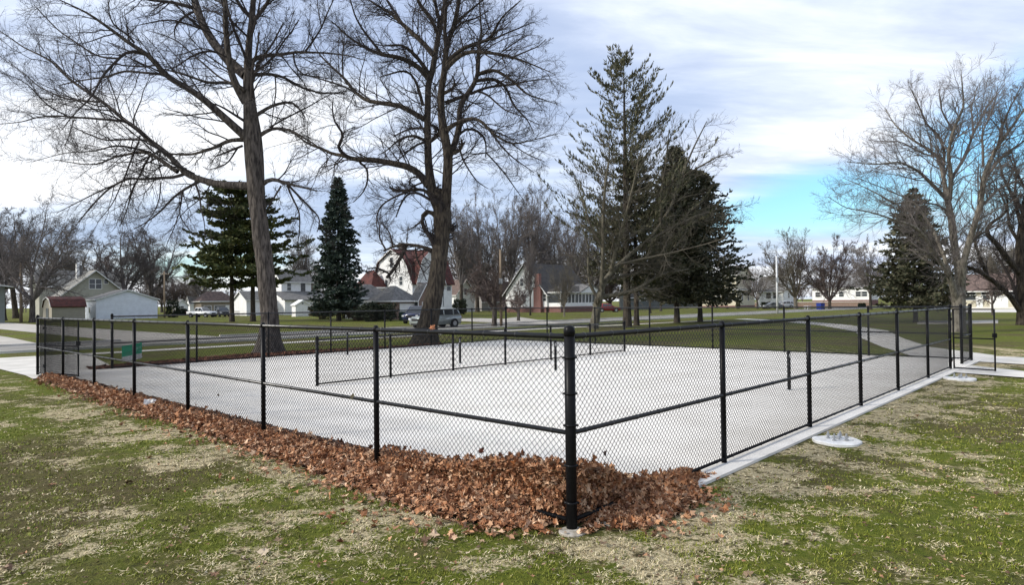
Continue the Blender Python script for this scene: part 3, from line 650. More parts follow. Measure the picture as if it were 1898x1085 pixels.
GRC = [(0.085, 0.112, 0.007), (0.195, 0.220, 0.018), (0.140, 0.165, 0.011), (0.28, 0.26, 0.05), (0.100, 0.138, 0.009)]
m_grass = mat('grass_blades', (0.20, 0.21, 0.03), (0.09, 0.125, 0.012), 1.1, rough=0.7, island=GRC)
m_straw = mat('straw', (0.50, 0.42, 0.26), (0.33, 0.26, 0.15), 1.5, rough=0.85, island=[(0.22, 0.17, 0.09), (0.78, 0.67, 0.42), (0.42, 0.33, 0.18), (0.86, 0.78, 0.54)])
v_, f_ = blades(430000, 3, False); tag(link('grass', fast_mesh('grass', v_, f_, m_grass)), 'short mown green grass of the foreground lawn', 'grass', kind='stuff')
v_, f_ = blades(330000, 4, True); tag(link('straw', fast_mesh('straw', v_, f_, m_straw)), 'pale dead grass clippings lying in patches on the lawn', 'straw', kind='stuff')

# ------------------------------------------------------------------ bare trees
def norm(v): return v/(np.linalg.norm(v, axis=-1, keepdims=True)+1e-9)
def grow(P, Rr, nch, L0, L1, steps, rg, ang=(0.6, 1.15), trop=0.03, wob=0.18, t0=0.15, rscale=0.6, rmin=0.004, lenpow=0.6, bias=None):
    """children of polylines P (N,M,3); returns (N*nch, steps+1, 3), radii"""
    N_, M_ = P.shape[:2]
    par = np.repeat(np.arange(N_), nch); n = len(par)
    t = t0+(1-t0)*((np.tile(np.arange(nch), N_)+rg.random(n))/nch)
    t = np.clip(t, 0, 0.999); f = t*(M_-1); i = f.astype(int); w = (f-i)[:, None]
    pos = P[par, i]*(1-w)+P[par, i+1]*w; tan = norm(P[par, i+1]-P[par, i]); r = Rr[par, i]*(1-w[:, 0])+Rr[par, i+1]*w[:, 0]
    rnd = rg.normal(size=(n, 3)); perp = norm(rnd-(rnd*tan).sum(1, keepdims=True)*tan)
    if bias is not None: perp = norm(perp+np.array(bias)[None]*rg.random((n, 1)))
    th = rg.uniform(*ang, n)[:, None]; d = norm(np.cos(th)*tan+np.sin(th)*perp)
    plen = np.linalg.norm(np.diff(P, axis=1), axis=2).sum(1)[par]
    L = rg.uniform(L0, L1, n)*(1.05-t)**lenpow*plen
    r0 = np.maximum(np.minimum(r*rscale, r*0.9), rmin)
    pts = [pos]; D = d; st = (L/steps)[:, None]
    for s in range(steps):
        D = norm(D+rg.normal(size=(n, 3))*wob+np.array([0, 0, trop])); pts.append(pts[-1]+D*st)
    Q = np.stack(pts, 1); RR = np.maximum(r0[:, None]*np.linspace(1, 0.35, steps+1)[None], rmin*np.linspace(1, 0.55, steps+1)[None])
    return Q, RR
def resample(pts, n):
    pts = np.asarray(pts, float); s = np.concatenate([[0], np.cumsum(np.linalg.norm(np.diff(pts[:, :3], axis=0), axis=1))])
    u = np.linspace(0, s[-1], n)
    # catmull-like smoothing through linear interpolation then averaging
    Q = np.stack([np.interp(u, s, pts[:, k]) for k in range(pts.shape[1])], 1)
    Q2 = Q.copy(); Q2[1:-1] = (Q[:-2]+2*Q[1:-1]+Q[2:])/4; return Q2
def traced_tree(name, label, base_px, D0, trunk, limbs, seed, barkm, twigm, group=None, dense=1.0, phantom=10, rmin=0.0042, trop=0.03, dslope=0.4, mid=1.0, tw=(7, 7), droop_fix=None):
    """trunk: [(px,py,rpx)...]; limbs: [[(px,py,rpx)...]]"""
    rg = np.random.default_rng(seed)
    base = G(*base_px) if D0 is None else at(base_px[0], D0); D = base[1]
    t = thing(name, label, 'tree', base, 0, group)
    def lift(pts, d0, slope):
        out = []; acc = 0; pv = None
        for (x, y, r) in pts:
            if pv is not None: acc += math.hypot(x-pv[0], y-pv[1])*D/FPX
            pv = (x, y); dd = d0+slope*acc; p = P3(x, y, dd); out.append((*(p-base), r*dd/FPX, x, y, dd))
        return out
    T = lift(trunk, D, 0.0); known = list(T)
    def tube_n(T_, k, n, rough):
        Q = resample([q[:4] for q in T_], n); P = Q[None, :, :3]; Rr = Q[None, :, 3]
        v, f = tubes(P, Rr, k)
        if rough:
            an = np.tile(np.arange(k), n); rr = (fbm(an*1.7, np.repeat(np.arange(n), k)*0.35, seed, 3)-0.5)*2*rough
            c = np.repeat(P[0], k, 0); v = c+(v-c)*(1+rr)[:, None]
        return (v, f), P, Rr
    (tv, tf), TP, TR = tube_n(T, 16, 60, 0.10)
    tm = [(tv, tf)]
    groups = []
    limb_objs = []
    for li, L in enumerate(limbs):
        x0, y0 = L[0][:2]; kn = min(known, key=lambda q: (q[4]-x0)**2+(q[5]-y0)**2)
        sl = dslope*rg.choice([-1, 1])*rg.uniform(0.4, 1.0)
        T_ = lift(L, kn[6], sl); known += T_
        # densify known for better parent lookup
        n = max(6, int(np.linalg.norm(np.array(T_[0][:3])-np.array(T_[-1][:3]))/0.35)+4)
        big = L[0][2] >= 3.4
        (v, f), P, Rr = tube_n(T_, 9 if big else 6, n, 0.06 if big else 0)
        limb_objs.append((big, v, f))
        Q12 = resample(np.concatenate([P[0], Rr[0][:, None]], 1), 12); groups.append((Q12[:, :3], Q12[:, 3]))
    to = part('trunk', fast_mesh('trunk', tv, tf, barkm, True), None, t)
    for big, v, f in limb_objs:
        if big: part('limb', fast_mesh('limb', v, f, barkm, True), None, t)
    thin = [(v, f) for big, v, f in limb_objs if not big]
    P = np.stack([g[0] for g in groups]); Rr = np.stack([g[1] for g in groups])
    lens = np.linalg.norm(np.diff(P, axis=1), axis=2).sum(1)
    out = list(thin)
    # limbs the trace could not show: toward and away from the camera
    if phantom:
        Tq = resample(np.concatenate([TP[0], TR[0][:, None]], 1), 12)[5:]; pq = Tq[None, :, :3]
        Q, RQ = grow(pq, Tq[None, :, 3], phantom, 0.35, 0.6, 11, rg, (0.6, 1.1), 0.05, 0.12, 0.1, 0.33)
        Q[..., 0] = Q[:, :1, 0]+(Q[..., 0]-Q[:, :1, 0])*0.6
        out.append(tubes(Q, RQ, 5)); P = np.concatenate([P, Q]); Rr = np.concatenate([Rr, RQ]); lens = np.concatenate([lens, np.linalg.norm(np.diff(Q, axis=1), axis=2).sum(1)])
    # level 1 side branches, count by limb length
    for lo, hi, nc in ((0, 3, 9), (3, 6, 15), (6, 10, 22), (10, 40, 34)):
        s = (lens >= lo) & (lens < hi)
        if not s.any(): continue
        nc = max(2, int(nc*mid*0.8))
        lo_, hi_ = (0.35, 0.8) if hi <= 3 else ((0.28, 0.62) if hi <= 6 else ((0.20, 0.46) if hi <= 10 else (0.12, 0.30)))
        A, RA = grow(P[s], np.minimum(Rr[s], 0.09), nc, lo_, hi_, 9, rg, (0.5, 1.15), trop, 0.12, 0.10, 0.42, rmin*1.7, 0.25)
        B, RB = grow(A, RA, tw[0], 0.35, 0.75, 6, rg, (0.45, 1.0), trop, 0.13, 0.10, 0.6, rmin*1.25, 0.35)
        Cq, RC = grow(B, RB, tw[1], 0.35, 0.80, 4, rg, (0.4, 0.95), trop, 0.15, 0.1, 0.7, rmin, 0.3)
        keep = rg.random(len(Cq)) < dense
        out += [tubes(A, RA, 4), tubes(B, RB, 3), tubes(Cq[keep], RC[keep], 3)]
    v, f = join(out)
    part('crown', fast_mesh('crown', v, f, twigm), None, t)
    return t
T1_trunk = [(499, 662, 36), (499, 648, 27), (500, 630, 20), (501, 600, 16.5), (497, 560, 15.5), (492, 500, 15.5), (484, 440, 15), (478, 390, 14.5), (474, 340, 16), (471, 290, 17), (468, 250, 16.5), (464, 205, 12), (460, 150, 9), (459, 124, 7.5), (462, 75, 5.8), (468, 25, 5.2), (470, -10, 4.8), (474, -70, 4), (480, -140, 2.5), (486, -200, 1)]
T1 = [
 [(456, 190, 8), (439, 162, 7), (427, 132, 6), (423, 99, 5.5), (418, 50, 5), (418, 0, 4.2), (412, -60, 3), (405, -130, 1.5)],
 [(455, 140, 9), (419, 107, 8.5), (394, 77, 8), (374, 42, 7.3), (364, 12, 6.8), (356, -20, 6), (335, -80, 4), (310, -150, 2)],
 [(358, 14, 3.5), (317, 3, 3), (280, 0, 2.4), (230, -10, 1.5), (180, -30, .8)],
 [(458, 256, 8), (419, 221, 7), (392, 196, 6.5), (365, 174, 6), (337, 157, 5.4), (305, 139, 5), (288, 115, 4.5), (272, 99, 4.2), (244, 83, 3.5), (207, 55, 3), (184, 39, 2.4), (166, 25, 2), (127, 7, 1.3), (90, -10, .8)],
 [(249, 79, 2), (240, 65, 1.8), (210, 48, 1.5), (200, 20, 1.2), (203, -5, .8)],
 [(262, 96, 3), (235, 93, 2.8), (221, 108, 2.6), (191, 138, 2.3), (170, 180, 1.8), (136, 212, 1.3), (115, 240, .8)],
 [(221, 108, 2), (191, 107, 1.8), (170, 99, 1.6), (138, 76, 1.4), (110, 58, 1.2), (78, 25, .9), (62, 8, .6)],
 [(303, 138, 2.6), (283, 136, 2.4), (230, 131, 2), (196, 143, 1.7), (161, 147, 1.3), (110, 158, .8)],
 [(462, 345, 8), (404, 342, 6.6), (371, 333, 6.2), (343, 322, 5.7), (327, 302, 5), (305, 280, 4.7), (277, 261, 4.4), (255, 239, 4), (233, 225, 3.6), (205, 200, 3.2), (170, 175, 2.8), (138, 154, 2.5), (115, 134, 2.2), (99, 115, 1.9), (69, 99, 1.5), (44, 88, 1.2), (0, 57, .7)],
 [(343, 322, 3.2), (324, 329, 3), (293, 330, 2.8), (263, 333, 2.5), (238, 329, 2.2), (202, 349, 1.8), (169, 382, 1.3), (141, 418, .8)],
 [(219, 340, 1.6), (183, 355, 1.3), (150, 372, 1), (105, 395, .6)],
 [(371, 335, 2.8), (360, 341, 2.6), (340, 352, 2.4), (321, 366, 2), (299, 391, 1.6), (271, 413, 1.1), (249, 424, .7)],
 [(362, 340, 2.2), (365, 346, 2), (371, 366, 1.7), (372, 388, 1.3), (379, 410, .9), (380, 440, .6)],
 [(338, 355, 1.8), (335, 380, 1.5), (331, 398, 1.2), (346, 421, .9), (357, 434, .6)],
 [(331, 398, 1.1), (322, 425, .9), (310, 450, .7), (305, 470, .5)],
 [(329, 319, 4), (305, 302, 3.6), (282, 286, 3.2), (266, 280, 2.8), (238, 286, 2.3), (211, 291, 1.8), (183, 305, 1.4), (155, 305, 1.1), (100, 296, .7)],
 [(233, 225, 2.8), (205, 222, 2.4), (166, 219, 2.1), (134, 217, 1.8), (104, 214, 1.5), (69, 217, 1.2), (41, 226, .9), (0, 230, .6)],
 [(124, 214, 1.5), (99, 203, 1.4), (76, 184, 1.2), (60, 164, 1), (39, 147, .8), (0, 134, .5)],
 [(184, 189, 2), (161, 187, 1.8), (124, 184, 1.6), (97, 173, 1.3), (69, 159, 1.1), (51, 141, .9), (23, 120, .7), (-10, 98, .5)],
 [(277, 261, 2.4), (258, 259, 2.1), (230, 258, 1.8), (197, 261, 1.4), (165, 250, 1), (130, 232, .6)],
 [(280, 283, 2.4), (244, 273, 2), (211, 269, 1.7), (180, 280, 1.2), (120, 283, .8), (60, 300, .5)],
 [(280, 286, 2.2), (269, 302, 2), (263, 319, 1.8), (252, 338, 1.6), (241, 366, 1.3), (235, 391, 1), (222, 420, .7)],
 [(258, 262, 2.2), (249, 280, 2), (241, 302, 1.7), (233, 324, 1.5), (222, 349, 1.2), (208, 380, 1), (180, 413, .6)],
 [(298, 338, 1.3), (296, 370, 1.1), (285, 395, .9), (262, 425, .6)],
 [(452, 259, 4.2), (426, 259, 3.6), (396, 275, 3), (354, 287, 2.2), (321, 286, 1.8), (290, 280, 1.2)],
 [(450, 270, 2.4), (418, 283, 2), (399, 290, 1.3)], [(440, 275, 1.8), (421, 305, 1.4), (387, 315, .8)],
 [(486, 342, 4.5), (495, 334, 4), (507, 331, 3.6), (532, 341, 2.8), (560, 347, 2), (588, 354, 1.2)],
 [(533, 342, 2.2), (560, 370, 1.9), (581, 391, 1.5), (595, 405, 1.2), (588, 430, .8)],
 [(532, 343, 2), (543, 370, 1.7), (555, 391, 1.5), (556, 422, 1.1), (551, 457, .7)],
 [(521, 345, 1.8), (504, 373, 1.5), (494, 389, 1)],
 [(483, 250, 4), (504, 237, 3), (529, 239, 2.7), (549, 246, 2.3), (568, 259, 1.8), (583, 266, 1.3), (610, 290, .8)],
 [(472, 216, 4), (491, 203, 3), (509, 193, 2.8), (529, 190, 2.5), (544, 188, 2.2), (556, 201, 1.8), (566, 219, 1.2)],
 [(500, 236, 1.8), (529, 219, 1.6), (556, 206, 1.4), (578, 194, 1.1), (610, 175, .8), (640, 168, .5)],
 [(465, 140, 4), (486, 136, 3), (511, 138, 2.7), (534, 146, 2.4), (556, 162, 2), (591, 172, 1.6), (638, 174, .9)],
 [(463, 120, 4.4), (472, 107, 3.8), (486, 102, 3.4), (529, 101, 3), (544, 95, 2.7), (566, 97, 2.3), (591, 97, 1.8), (638, 101, 1.2), (680, 112, .7)],
 [(566, 95, 2), (579, 77, 1.8), (596, 52, 1.5), (608, 20, 1.2), (618, 0, 1), (630, -30, .6)],
 [(596, 52, 1.2), (590, 20, 1), (586, -15, .6)],
 [(544, 98, 2), (546, 122, 1.7), (561, 139, 1.4), (591, 142, 1), (630, 150, .6)],
 [(510, 140, 1.4), (512, 170, 1.2), (507, 200, 1), (503, 232, .8)],
 [(470, 38, 4), (486, 20, 3.4), (499, 0, 3), (512, -40, 2), (530, -90, 1)],
 [(464, 30, 4), (449, 17, 3.4), (439, 2, 3), (425, -40, 2), (410, -90, 1)],
 [(455, 168, 4.2), (434, 154, 3.2), (424, 152, 3), (387, 154, 2.6), (367, 147, 2.3), (340, 137, 2), (300, 127, 1.2)],
 [(424, 152, 2), (407, 144, 1.9), (379, 119, 1.6), (355, 99, 1.4), (332, 77, 1.2), (305, 65, 1), (270, 55, .6)],
 [(406, 98, 2.4), (387, 92, 2), (365, 99, 1.7), (345, 109, 1.4), (330, 124, 1.1), (300, 130, .8)],
 [(456, 226, 2.8), (429, 209, 2.2), (409, 196, 1.7), (387, 189, 1), (360, 192, .6)],
 [(392, 60, 2), (350, 45, 1.7), (315, 35, 1.4), (285, 40, 1), (240, 50, .6)],
 [(366, 18, 2.2), (340, 30, 1.8), (322, 50, 1.5), (325, 75, 1)],
 [(420, 70, 1.8), (436, 55, 1.6), (432, 40, 1.4), (452, 42, 1)],
]
traced_tree('large_bare_tree', 'huge bare tree with pale scarred trunk and wide limbs reaching to the left edge', (499, 655), None, T1_trunk, T1, 21, m_bark_a, m_twig, dense=1.0, phantom=14, trop=0.02)
T2_trunk = [(788, 645, 34), (789, 632, 27), (791, 615, 21.5), (794, 598, 18.5), (800, 570, 17), (807, 535, 16), (813, 490, 15), (818, 446, 14.5), (820, 405, 16.5), (819, 388, 16.5), (817, 372, 12), (812, 350, 6)]
T2 = [
 [(814, 388, 11), (805, 369, 9.5), (798, 337, 8.4), (794, 305, 7.4), (793, 279, 7), (792, 226, 6.5), (793, 180, 6), (793, 157, 5.6), (800, 138, 5.5), (805, 111, 5.4), (810, 81, 5), (813, 58, 4.6), (820, 32, 4.2), (825, 0, 3.8), (830, -50, 2.6), (836, -110, 1.2)],
 [(824, 390, 11.5), (827, 363, 9.7), (829, 326, 9), (831, 290, 9), (826, 261, 8.4), (820, 232, 8), (817, 196, 7), (817, 166, 6.5), (823, 138, 6), (825, 115, 5.5), (827, 88, 5), (833, 69, 4.8), (840, 53, 4.4), (847, 23, 4), (851, 0, 3.5), (860, -50, 2.4), (868, -110, 1.1)],
 [(827, 92, 4), (824, 58, 3.6), (826, 23, 3.2), (827, 0, 2.9), (822, -60, 1.8), (818, -110, .8)],
 [(831, 292, 7), (840, 274, 6), (847, 253, 5.5), (852, 226, 5), (851, 207, 5), (856, 189, 5), (870, 170, 4.8), (881, 152, 4.4), (886, 134, 3.9), (887, 104, 3.4), (888, 85, 2.8), (893, 58, 2), (890, 35, 1.7), (889, 0, 1.2), (885, -30, .7)],
 [(886, 138, 3.6), (900, 131, 3.3), (918, 129, 3), (937, 140, 2.6), (955, 154, 2.2), (976, 175, 1.6), (999, 182, 1.2), (1033, 193, .6)],
 [(882, 150, 3.4), (909, 145, 3), (927, 150, 2.7), (941, 166, 2.3), (948, 189, 2), (960, 205, 1.6), (978, 221, 1.2), (990, 248, .7)],
 [(868, 174, 3.4), (849, 182, 3.2), (826, 190, 3.2)],
 [(872, 174, 3), (895, 164, 2.6), (918, 159, 2.2), (946, 157, 1.8), (976, 150, 1.3), (1015, 146, .7)],
 [(884, 168, 2.4), (904, 175, 2.1), (918, 189, 1.8), (937, 205, 1.4), (965, 214, 1), (1000, 232, .6)],
 [(826, 120, 5), (844, 99, 4), (861, 88, 3.6), (884, 79, 3.2), (909, 74, 2.8), (918, 53, 2.2), (927, 35, 1.8), (946, 16, 1.3), (966, 0, .8)],
 [(825, 128, 5), (849, 104, 4), (872, 94, 3.6), (895, 97, 3.2), (923, 99, 2.7), (950, 106, 2.1), (976, 115, 1.6), (1005, 127, 1), (1030, 138, .5)],
 [(911, 74, 1.8), (937, 62, 1.5), (964, 51, 1.2), (990, 40, .7)], [(930, 96, 1.6), (955, 78, 1.3), (980, 64, .8)], [(950, 106, 1.6), (975, 95, 1.3), (1000, 85, .9), (1012, 72, .6)],
 [(822, 244, 5), (844, 229, 3.8), (863, 221, 3.5), (881, 218, 3.2), (895, 226, 3), (910, 245, 2.6), (929, 258, 2.2), (950, 268, 1.7), (981, 261, 1.2), (1034, 248, .6)],
 [(902, 234, 2.2), (929, 271, 1.8), (950, 292, 1.4), (990, 320, .8)], [(950, 268, 1.4), (975, 285, 1.1), (1010, 300, .7)],
 [(846, 255, 3), (863, 237, 2.6), (881, 240, 2.4), (895, 247, 2.1), (902, 266, 1.7), (900, 292, 1)],
 [(838, 284, 3.4), (852, 281, 3.2), (858, 268, 2.8), (855, 258, 1.8)],
 [(853, 279, 1.8), (858, 297, 1.6), (871, 318, 1.3), (884, 337, 1), (905, 350, .6)],
 [(902, 284, 1.5), (929, 313, 1.2), (950, 342, 1), (971, 372, .5)],
 [(795, 345, 7.5), (776, 321, 6.4), (755, 308, 6.2), (729, 303, 5.7), (697, 297, 5.2), (665, 295, 4.7), (650, 295, 4.4), (639, 287, 3.6), (618, 287, 3), (594, 274, 2.5), (573, 268, 2), (556, 256, 1.6), (535, 238, 1)],
 [(648, 293, 3.2), (623, 275, 3), (639, 250, 2.5), (631, 239, 2.1), (620, 229, 1.8), (615, 200, 1.2), (618, 180, .7)],
 [(665, 296, 2.6), (665, 305, 2.4), (681, 307, 2), (682, 337, 1.6), (673, 358, 1.2), (655, 375, .7)],
 [(800, 366, 3.6), (786, 350, 3), (760, 353, 2.8), (729, 355, 2.5), (722, 347, 2)],
 [(800, 372, 3), (771, 355, 2.4), (755, 358, 2.2), (742, 379, 1.8), (734, 403, 1)],
 [(755, 355, 2.4), (723, 369, 2), (702, 384, 1.6), (697, 411, 1.2), (700, 430, .7)],
 [(796, 340, 2.2), (784, 337, 2), (763, 347, 1.6), (750, 362, 1)], [(795, 330, 2), (787, 328, 1.8), (760, 328, 1.6), (758, 345, 1)],
 [(812, 405, 5), (798, 390, 4), (787, 387, 3.6), (783, 398, 3.6), (779, 411, 3.6), (784, 424, 4), (797, 437, 4.2), (808, 450, 4)],
 [(806, 466, 4), (777, 456, 3.2), (751, 453, 2.8), (728, 457, 2.2), (711, 466, 1.4)],
 [(752, 456, 2.6), (746, 473, 3), (728, 502, 3.2), (717, 515, 3)], [(722, 508, 2), (697, 495, 1.6), (680, 500, 1)], [(770, 460, 1.8), (772, 480, 1.5), (785, 505, 1.2), (790, 520, .8)], [(745, 456, 1.6), (755, 480, 1.5), (765, 500, 1.1), (760, 520, .7)],
 [(715, 463, 1.8), (702, 440, 1.5), (704, 418, 1.2), (697, 400, .7)], [(728, 456, 1.8), (722, 430, 1.4), (708, 415, .9)],
 [(810, 480, 3), (798, 470, 2.6), (806, 500, 1.4), (813, 530, .8)],
 [(795, 225, 5.5), (767, 210, 4.7), (744, 196, 4.5), (707, 191, 4), (680, 187, 3.6), (659, 172, 3), (636, 143, 2.4), (611, 120, 1.8), (590, 99, 1.2), (575, 70, .6)],
 [(655, 170, 2.2), (636, 159, 1.9), (613, 152, 1.6), (583, 143, 1.2), (550, 136, .8)],
 [(636, 143, 1.6), (634, 110, 1.3), (637, 80, 1), (630, 50, .6)],
 [(797, 148, 6), (781, 129, 5), (763, 115, 4.5), (740, 106, 4), (707, 101, 3.5), (684, 92, 2.9), (657, 76, 2.1), (638, 62, 1.6), (622, 44, 1.1), (600, 30, .6)],
 [(707, 99, 2.6), (689, 76, 2.3), (671, 53, 1.9), (657, 28, 1.5), (650, 0, 1.1), (640, -30, .7)],
 [(797, 140, 4.4), (779, 113, 3.6), (758, 90, 3), (740, 81, 2.2), (715, 86, 1.3), (690, 80, .7)],
 [(805, 103, 5.4), (781, 76, 4.4), (758, 55, 4), (742, 41, 3.5), (726, 25, 2.7), (703, 12, 2.1), (684, 0, 1.6), (660, -20, .9)],
 [(744, 41, 3), (731, 21, 2.6), (717, 0, 2.2), (700, -35, 1.3)],
 [(784, 196, 3.4), (775, 161, 2.7), (765, 138, 2.2), (751, 129, 1.9), (726, 136, 1.6), (703, 143, .9)],
 [(812, 62, 4), (797, 30, 3.5), (781, 14, 3), (774, 0, 2.6), (760, -50, 1.4)], [(818, 45, 3.6), (809, 18, 3), (805, 0, 2.6), (800, -50, 1.5)],
 [(792, 262, 3.4), (765, 250, 2.5), (755, 253, 2.2), (739, 258, 1.8), (718, 279, 1.1), (700, 288, .6)], [(792, 264, 3), (784, 263, 2.2), (760, 276, 1.9), (750, 287, 1.6), (734, 299, 1)],
 [(793, 240, 3), (775, 236, 2.2), (755, 240, 1.7), (730, 252, 1)], [(792, 232, 2.6), (805, 232, 2.4), (818, 246, 3)],
 [(795, 264, 3.4), (810, 252, 4), (820, 240, 4)], [(823, 172, 3.4), (840, 165, 2.4), (845, 150, 1.8), (838, 140, 1.2)],
 [(843, 46, 3), (860, 28, 2.4), (880, 12, 1.8), (900, -5, 1.2)], [(836, 62, 2.6), (856, 40, 2), (880, 35, 1.5), (905, 20, 1)],
]
traced_tree('large_bare_tree', 'dark bare tree forking into two upright stems at the centre, with a gnarled trunk', (789, 638), None, T2_trunk, T2, 22, m_bark_b, m_twig, dense=1.0, phantom=12, trop=0.02, mid=1.15)
T8_trunk = [(1777, 624, 15), (1777, 606, 11.5), (1777, 580, 11), (1777, 560, 11), (1778, 545, 10.5), (1779, 530, 7)]
T8 = [
 [(1772, 560, 7), (1768, 539, 7), (1757, 506, 5.2), (1737, 478, 4.6), (1718, 445, 4), (1701, 423, 3.2), (1682, 415, 2.4), (1650, 405, 1.9), (1613, 393, 1.4), (1568, 386, 1), (1535, 365, .6)],
 [(1765, 530, 4.5), (1751, 478, 4), (1732, 431, 3.5), (1710, 395, 2.7), (1690, 370, 2), (1663, 380, 1.6), (1622, 357, 1.3), (1598, 345, 1), (1563, 330, .6)],
 [(1779, 535, 9), (1776, 495, 8), (1768, 450, 7.5), (1764, 409, 7), (1757, 375, 6.5), (1751, 345, 4.8), (1748, 324, 4), (1740, 292, 3.5), (1716, 274, 2.8), (1686, 256, 2), (1657, 230, 1.3), (1640, 200, .6)],
 [(1757, 372, 4.4), (1731, 345, 3.8), (1704, 318, 3), (1669, 300, 2), (1620, 305, 1.4), (1570, 300, .8)],
 [(1748, 318, 3.4), (1751, 277, 3), (1737, 247, 2.5), (1716, 230, 2), (1704, 197, 1.5), (1686, 160, .7)],
 [(1760, 372, 4.8), (1763, 324, 4.4), (1757, 289, 3.6), (1766, 242, 3), (1787, 197, 2.2), (1784, 165, 1.4), (1781, 130, .6)],
 [(1764, 330, 3.2), (1790, 289, 3), (1804, 247, 2.5), (1828, 200, 1.6), (1863, 155, .7)],
 [(1783, 540, 7), (1784, 495, 6.7), (1793, 459, 6.5), (1804, 423, 6.2), (1815, 390, 6), (1820, 360, 5.2), (1822, 330, 4.6), (1831, 306, 4), (1849, 271, 3.4), (1875, 236, 2.7), (1898, 203, 2), (1930, 150, 1)],
 [(1824, 335, 3.4), (1857, 289, 3), (1898, 262, 2), (1940, 230, 1.2)], [(1822, 310, 3), (1822, 275, 2.4), (1819, 247, 2), (1840, 205, 1.4), (1850, 160, .7)],
 [(1849, 271, 2.4), (1863, 218, 1.8), (1893, 159, 1)], [(1817, 385, 3.4), (1850, 350, 2.8), (1898, 330, 2), (1940, 310, 1)],
 [(1766, 400, 2.4), (1740, 380, 2), (1690, 372, 1.5), (1640, 350, 1.1), (1590, 330, .6)], [(1740, 292, 2.2), (1710, 285, 1.7), (1670, 262, 1.2), (1620, 262, .7)],
 [(1766, 242, 2), (1745, 205, 1.6), (1740, 165, 1)], [(1804, 247, 2), (1800, 200, 1.5), (1812, 160, .8)], [(1793, 459, 3), (1810, 440, 2.2), (1840, 420, 1.5), (1870, 410, .8)],
]
T8 = [[(x, y, r*0.86) for x, y, r in L] for L in T8]
traced_tree('park_tree', 'tall bare tree with several pale stems rising behind the right gate', (1777, 616), None, T8_trunk, T8, 23, m_bark_pale, m_twig_far, dense=1.0, phantom=10, trop=0.05, rmin=0.0048, mid=1.5)
T9_trunk = [(1893, 612, 12), (1894, 600, 8.5), (1895, 555, 8), (1893, 506, 8), (1890, 456, 7), (1893, 420, 5.5), (1905, 360, 4), (1915, 300, 2.5)]
T9 = [
 [(1893, 580, 6), (1873, 550, 5.4), (1840, 520, 4.7), (1815, 503, 4), (1790, 493, 2.6), (1770, 488, 1.5)],
 [(1830, 512, 4), (1815, 473, 3.4), (1806, 448, 2.6), (1815, 420, 1.5)],
 [(1893, 510, 7), (1870, 484, 6), (1848, 453, 5.4), (1826, 431, 4.4), (1837, 412, 3.4), (1859, 401, 2.8), (1870, 381, 2), (1860, 350, 1.2)],
 [(1888, 560, 3.6), (1875, 520, 3), (1858, 490, 2.6), (1845, 470, 1.6)], [(1890, 450, 4), (1870, 420, 3), (1868, 390, 2.2), (1850, 350, 1.3)],
 [(1893, 420, 4), (1880, 370, 3), (1860, 330, 2.2), (1850, 290, 1.3)], [(1898, 400, 3.6), (1880, 360, 2.6), (1885, 320, 2), (1870, 290, 1.2)], [(1900, 470, 4), (1930, 430, 3), (1940, 380, 2)], [(1905, 360, 3), (1885, 320, 2), (1875, 280, 1.2)],
]
T9 = [[(x, y, r*0.85) for x, y, r in L] for L in T9]
traced_tree('edge_tree', 'dark tangled bare tree leaning in from the right edge', (1893, 603), None, T9_trunk, T9, 24, m_bark_b, m_twig, dense=0.9, phantom=8, trop=0.03, rmin=0.008, mid=1.2)
TM_trunk = [(1099, 616, 12), (1101, 604, 9), (1104, 590, 8), (1107, 566, 7.5), (1112, 548, 7), (1116, 532, 5)]
TM = [
 [(1113, 546, 6), (1119, 524, 5.4), (1132, 506, 5), (1148, 491, 4.6), (1170, 470, 4), (1200, 448, 3.5), (1225, 415, 3), (1245, 380, 2.6), (1262, 330, 2.2), (1285, 275, 1.6), (1310, 225, .8)],
 [(1114, 540, 5), (1117, 495, 4), (1118, 462, 3.5), (1118, 400, 3), (1122, 340, 2.2), (1130, 290, 1.3), (1128, 250, .7)],
 [(1113, 552, 4.6), (1132, 548, 4), (1165, 543, 4), (1188, 533, 3.5), (1210, 517, 3), (1240, 505, 2.2), (1275, 500, 1.3)],
 [(1109, 552, 3.4), (1101, 542, 3), (1092, 524, 2.5), (1090, 495, 2), (1091, 460, 1.3), (1080, 420, .7)],
 [(1132, 506, 4), (1145, 450, 3.2), (1160, 400, 2.6), (1175, 340, 2), (1185, 290, 1.2), (1200, 240, .6)], [(1200, 448, 3), (1240, 425, 2.4), (1290, 400, 1.8), (1340, 385, 1), (1375, 380, .6)],
 [(1262, 330, 2), (1295, 310, 1.6), (1330, 290, 1.1), (1350, 285, .6)], [(1225, 415, 2.4), (1225, 360, 1.9), (1235, 300, 1.4), (1240, 240, .8)], [(1148, 491, 3), (1190, 480, 2.4), (1240, 470, 1.8), (1300, 455, 1.2), (1350, 440, .7)],
 [(1118, 462, 2.4), (1095, 420, 1.9), (1080, 370, 1.3), (1065, 330, .7)], [(1188, 533, 2.4), (1215, 540, 1.8), (1240, 530, 1.2)], [(1122, 520, 2.4), (1160, 510, 2), (1200, 500, 1.6), (1245, 490, 1)],
]
traced_tree('park_tree', 'bare tree with forked stems and one long level limb before the tall pine', (1100, 610), None, TM_trunk, TM, 25, mat('bark_greenish', (0.15, 0.135, 0.10), (0.06, 0.053, 0.04), 3.0, rough=0.95, bump=0.04, detail=8, stretch=(3, 3, 0.8)), m_twig_pale, dense=0.55, phantom=8, trop=0.05, rmin=0.008, mid=1.0)

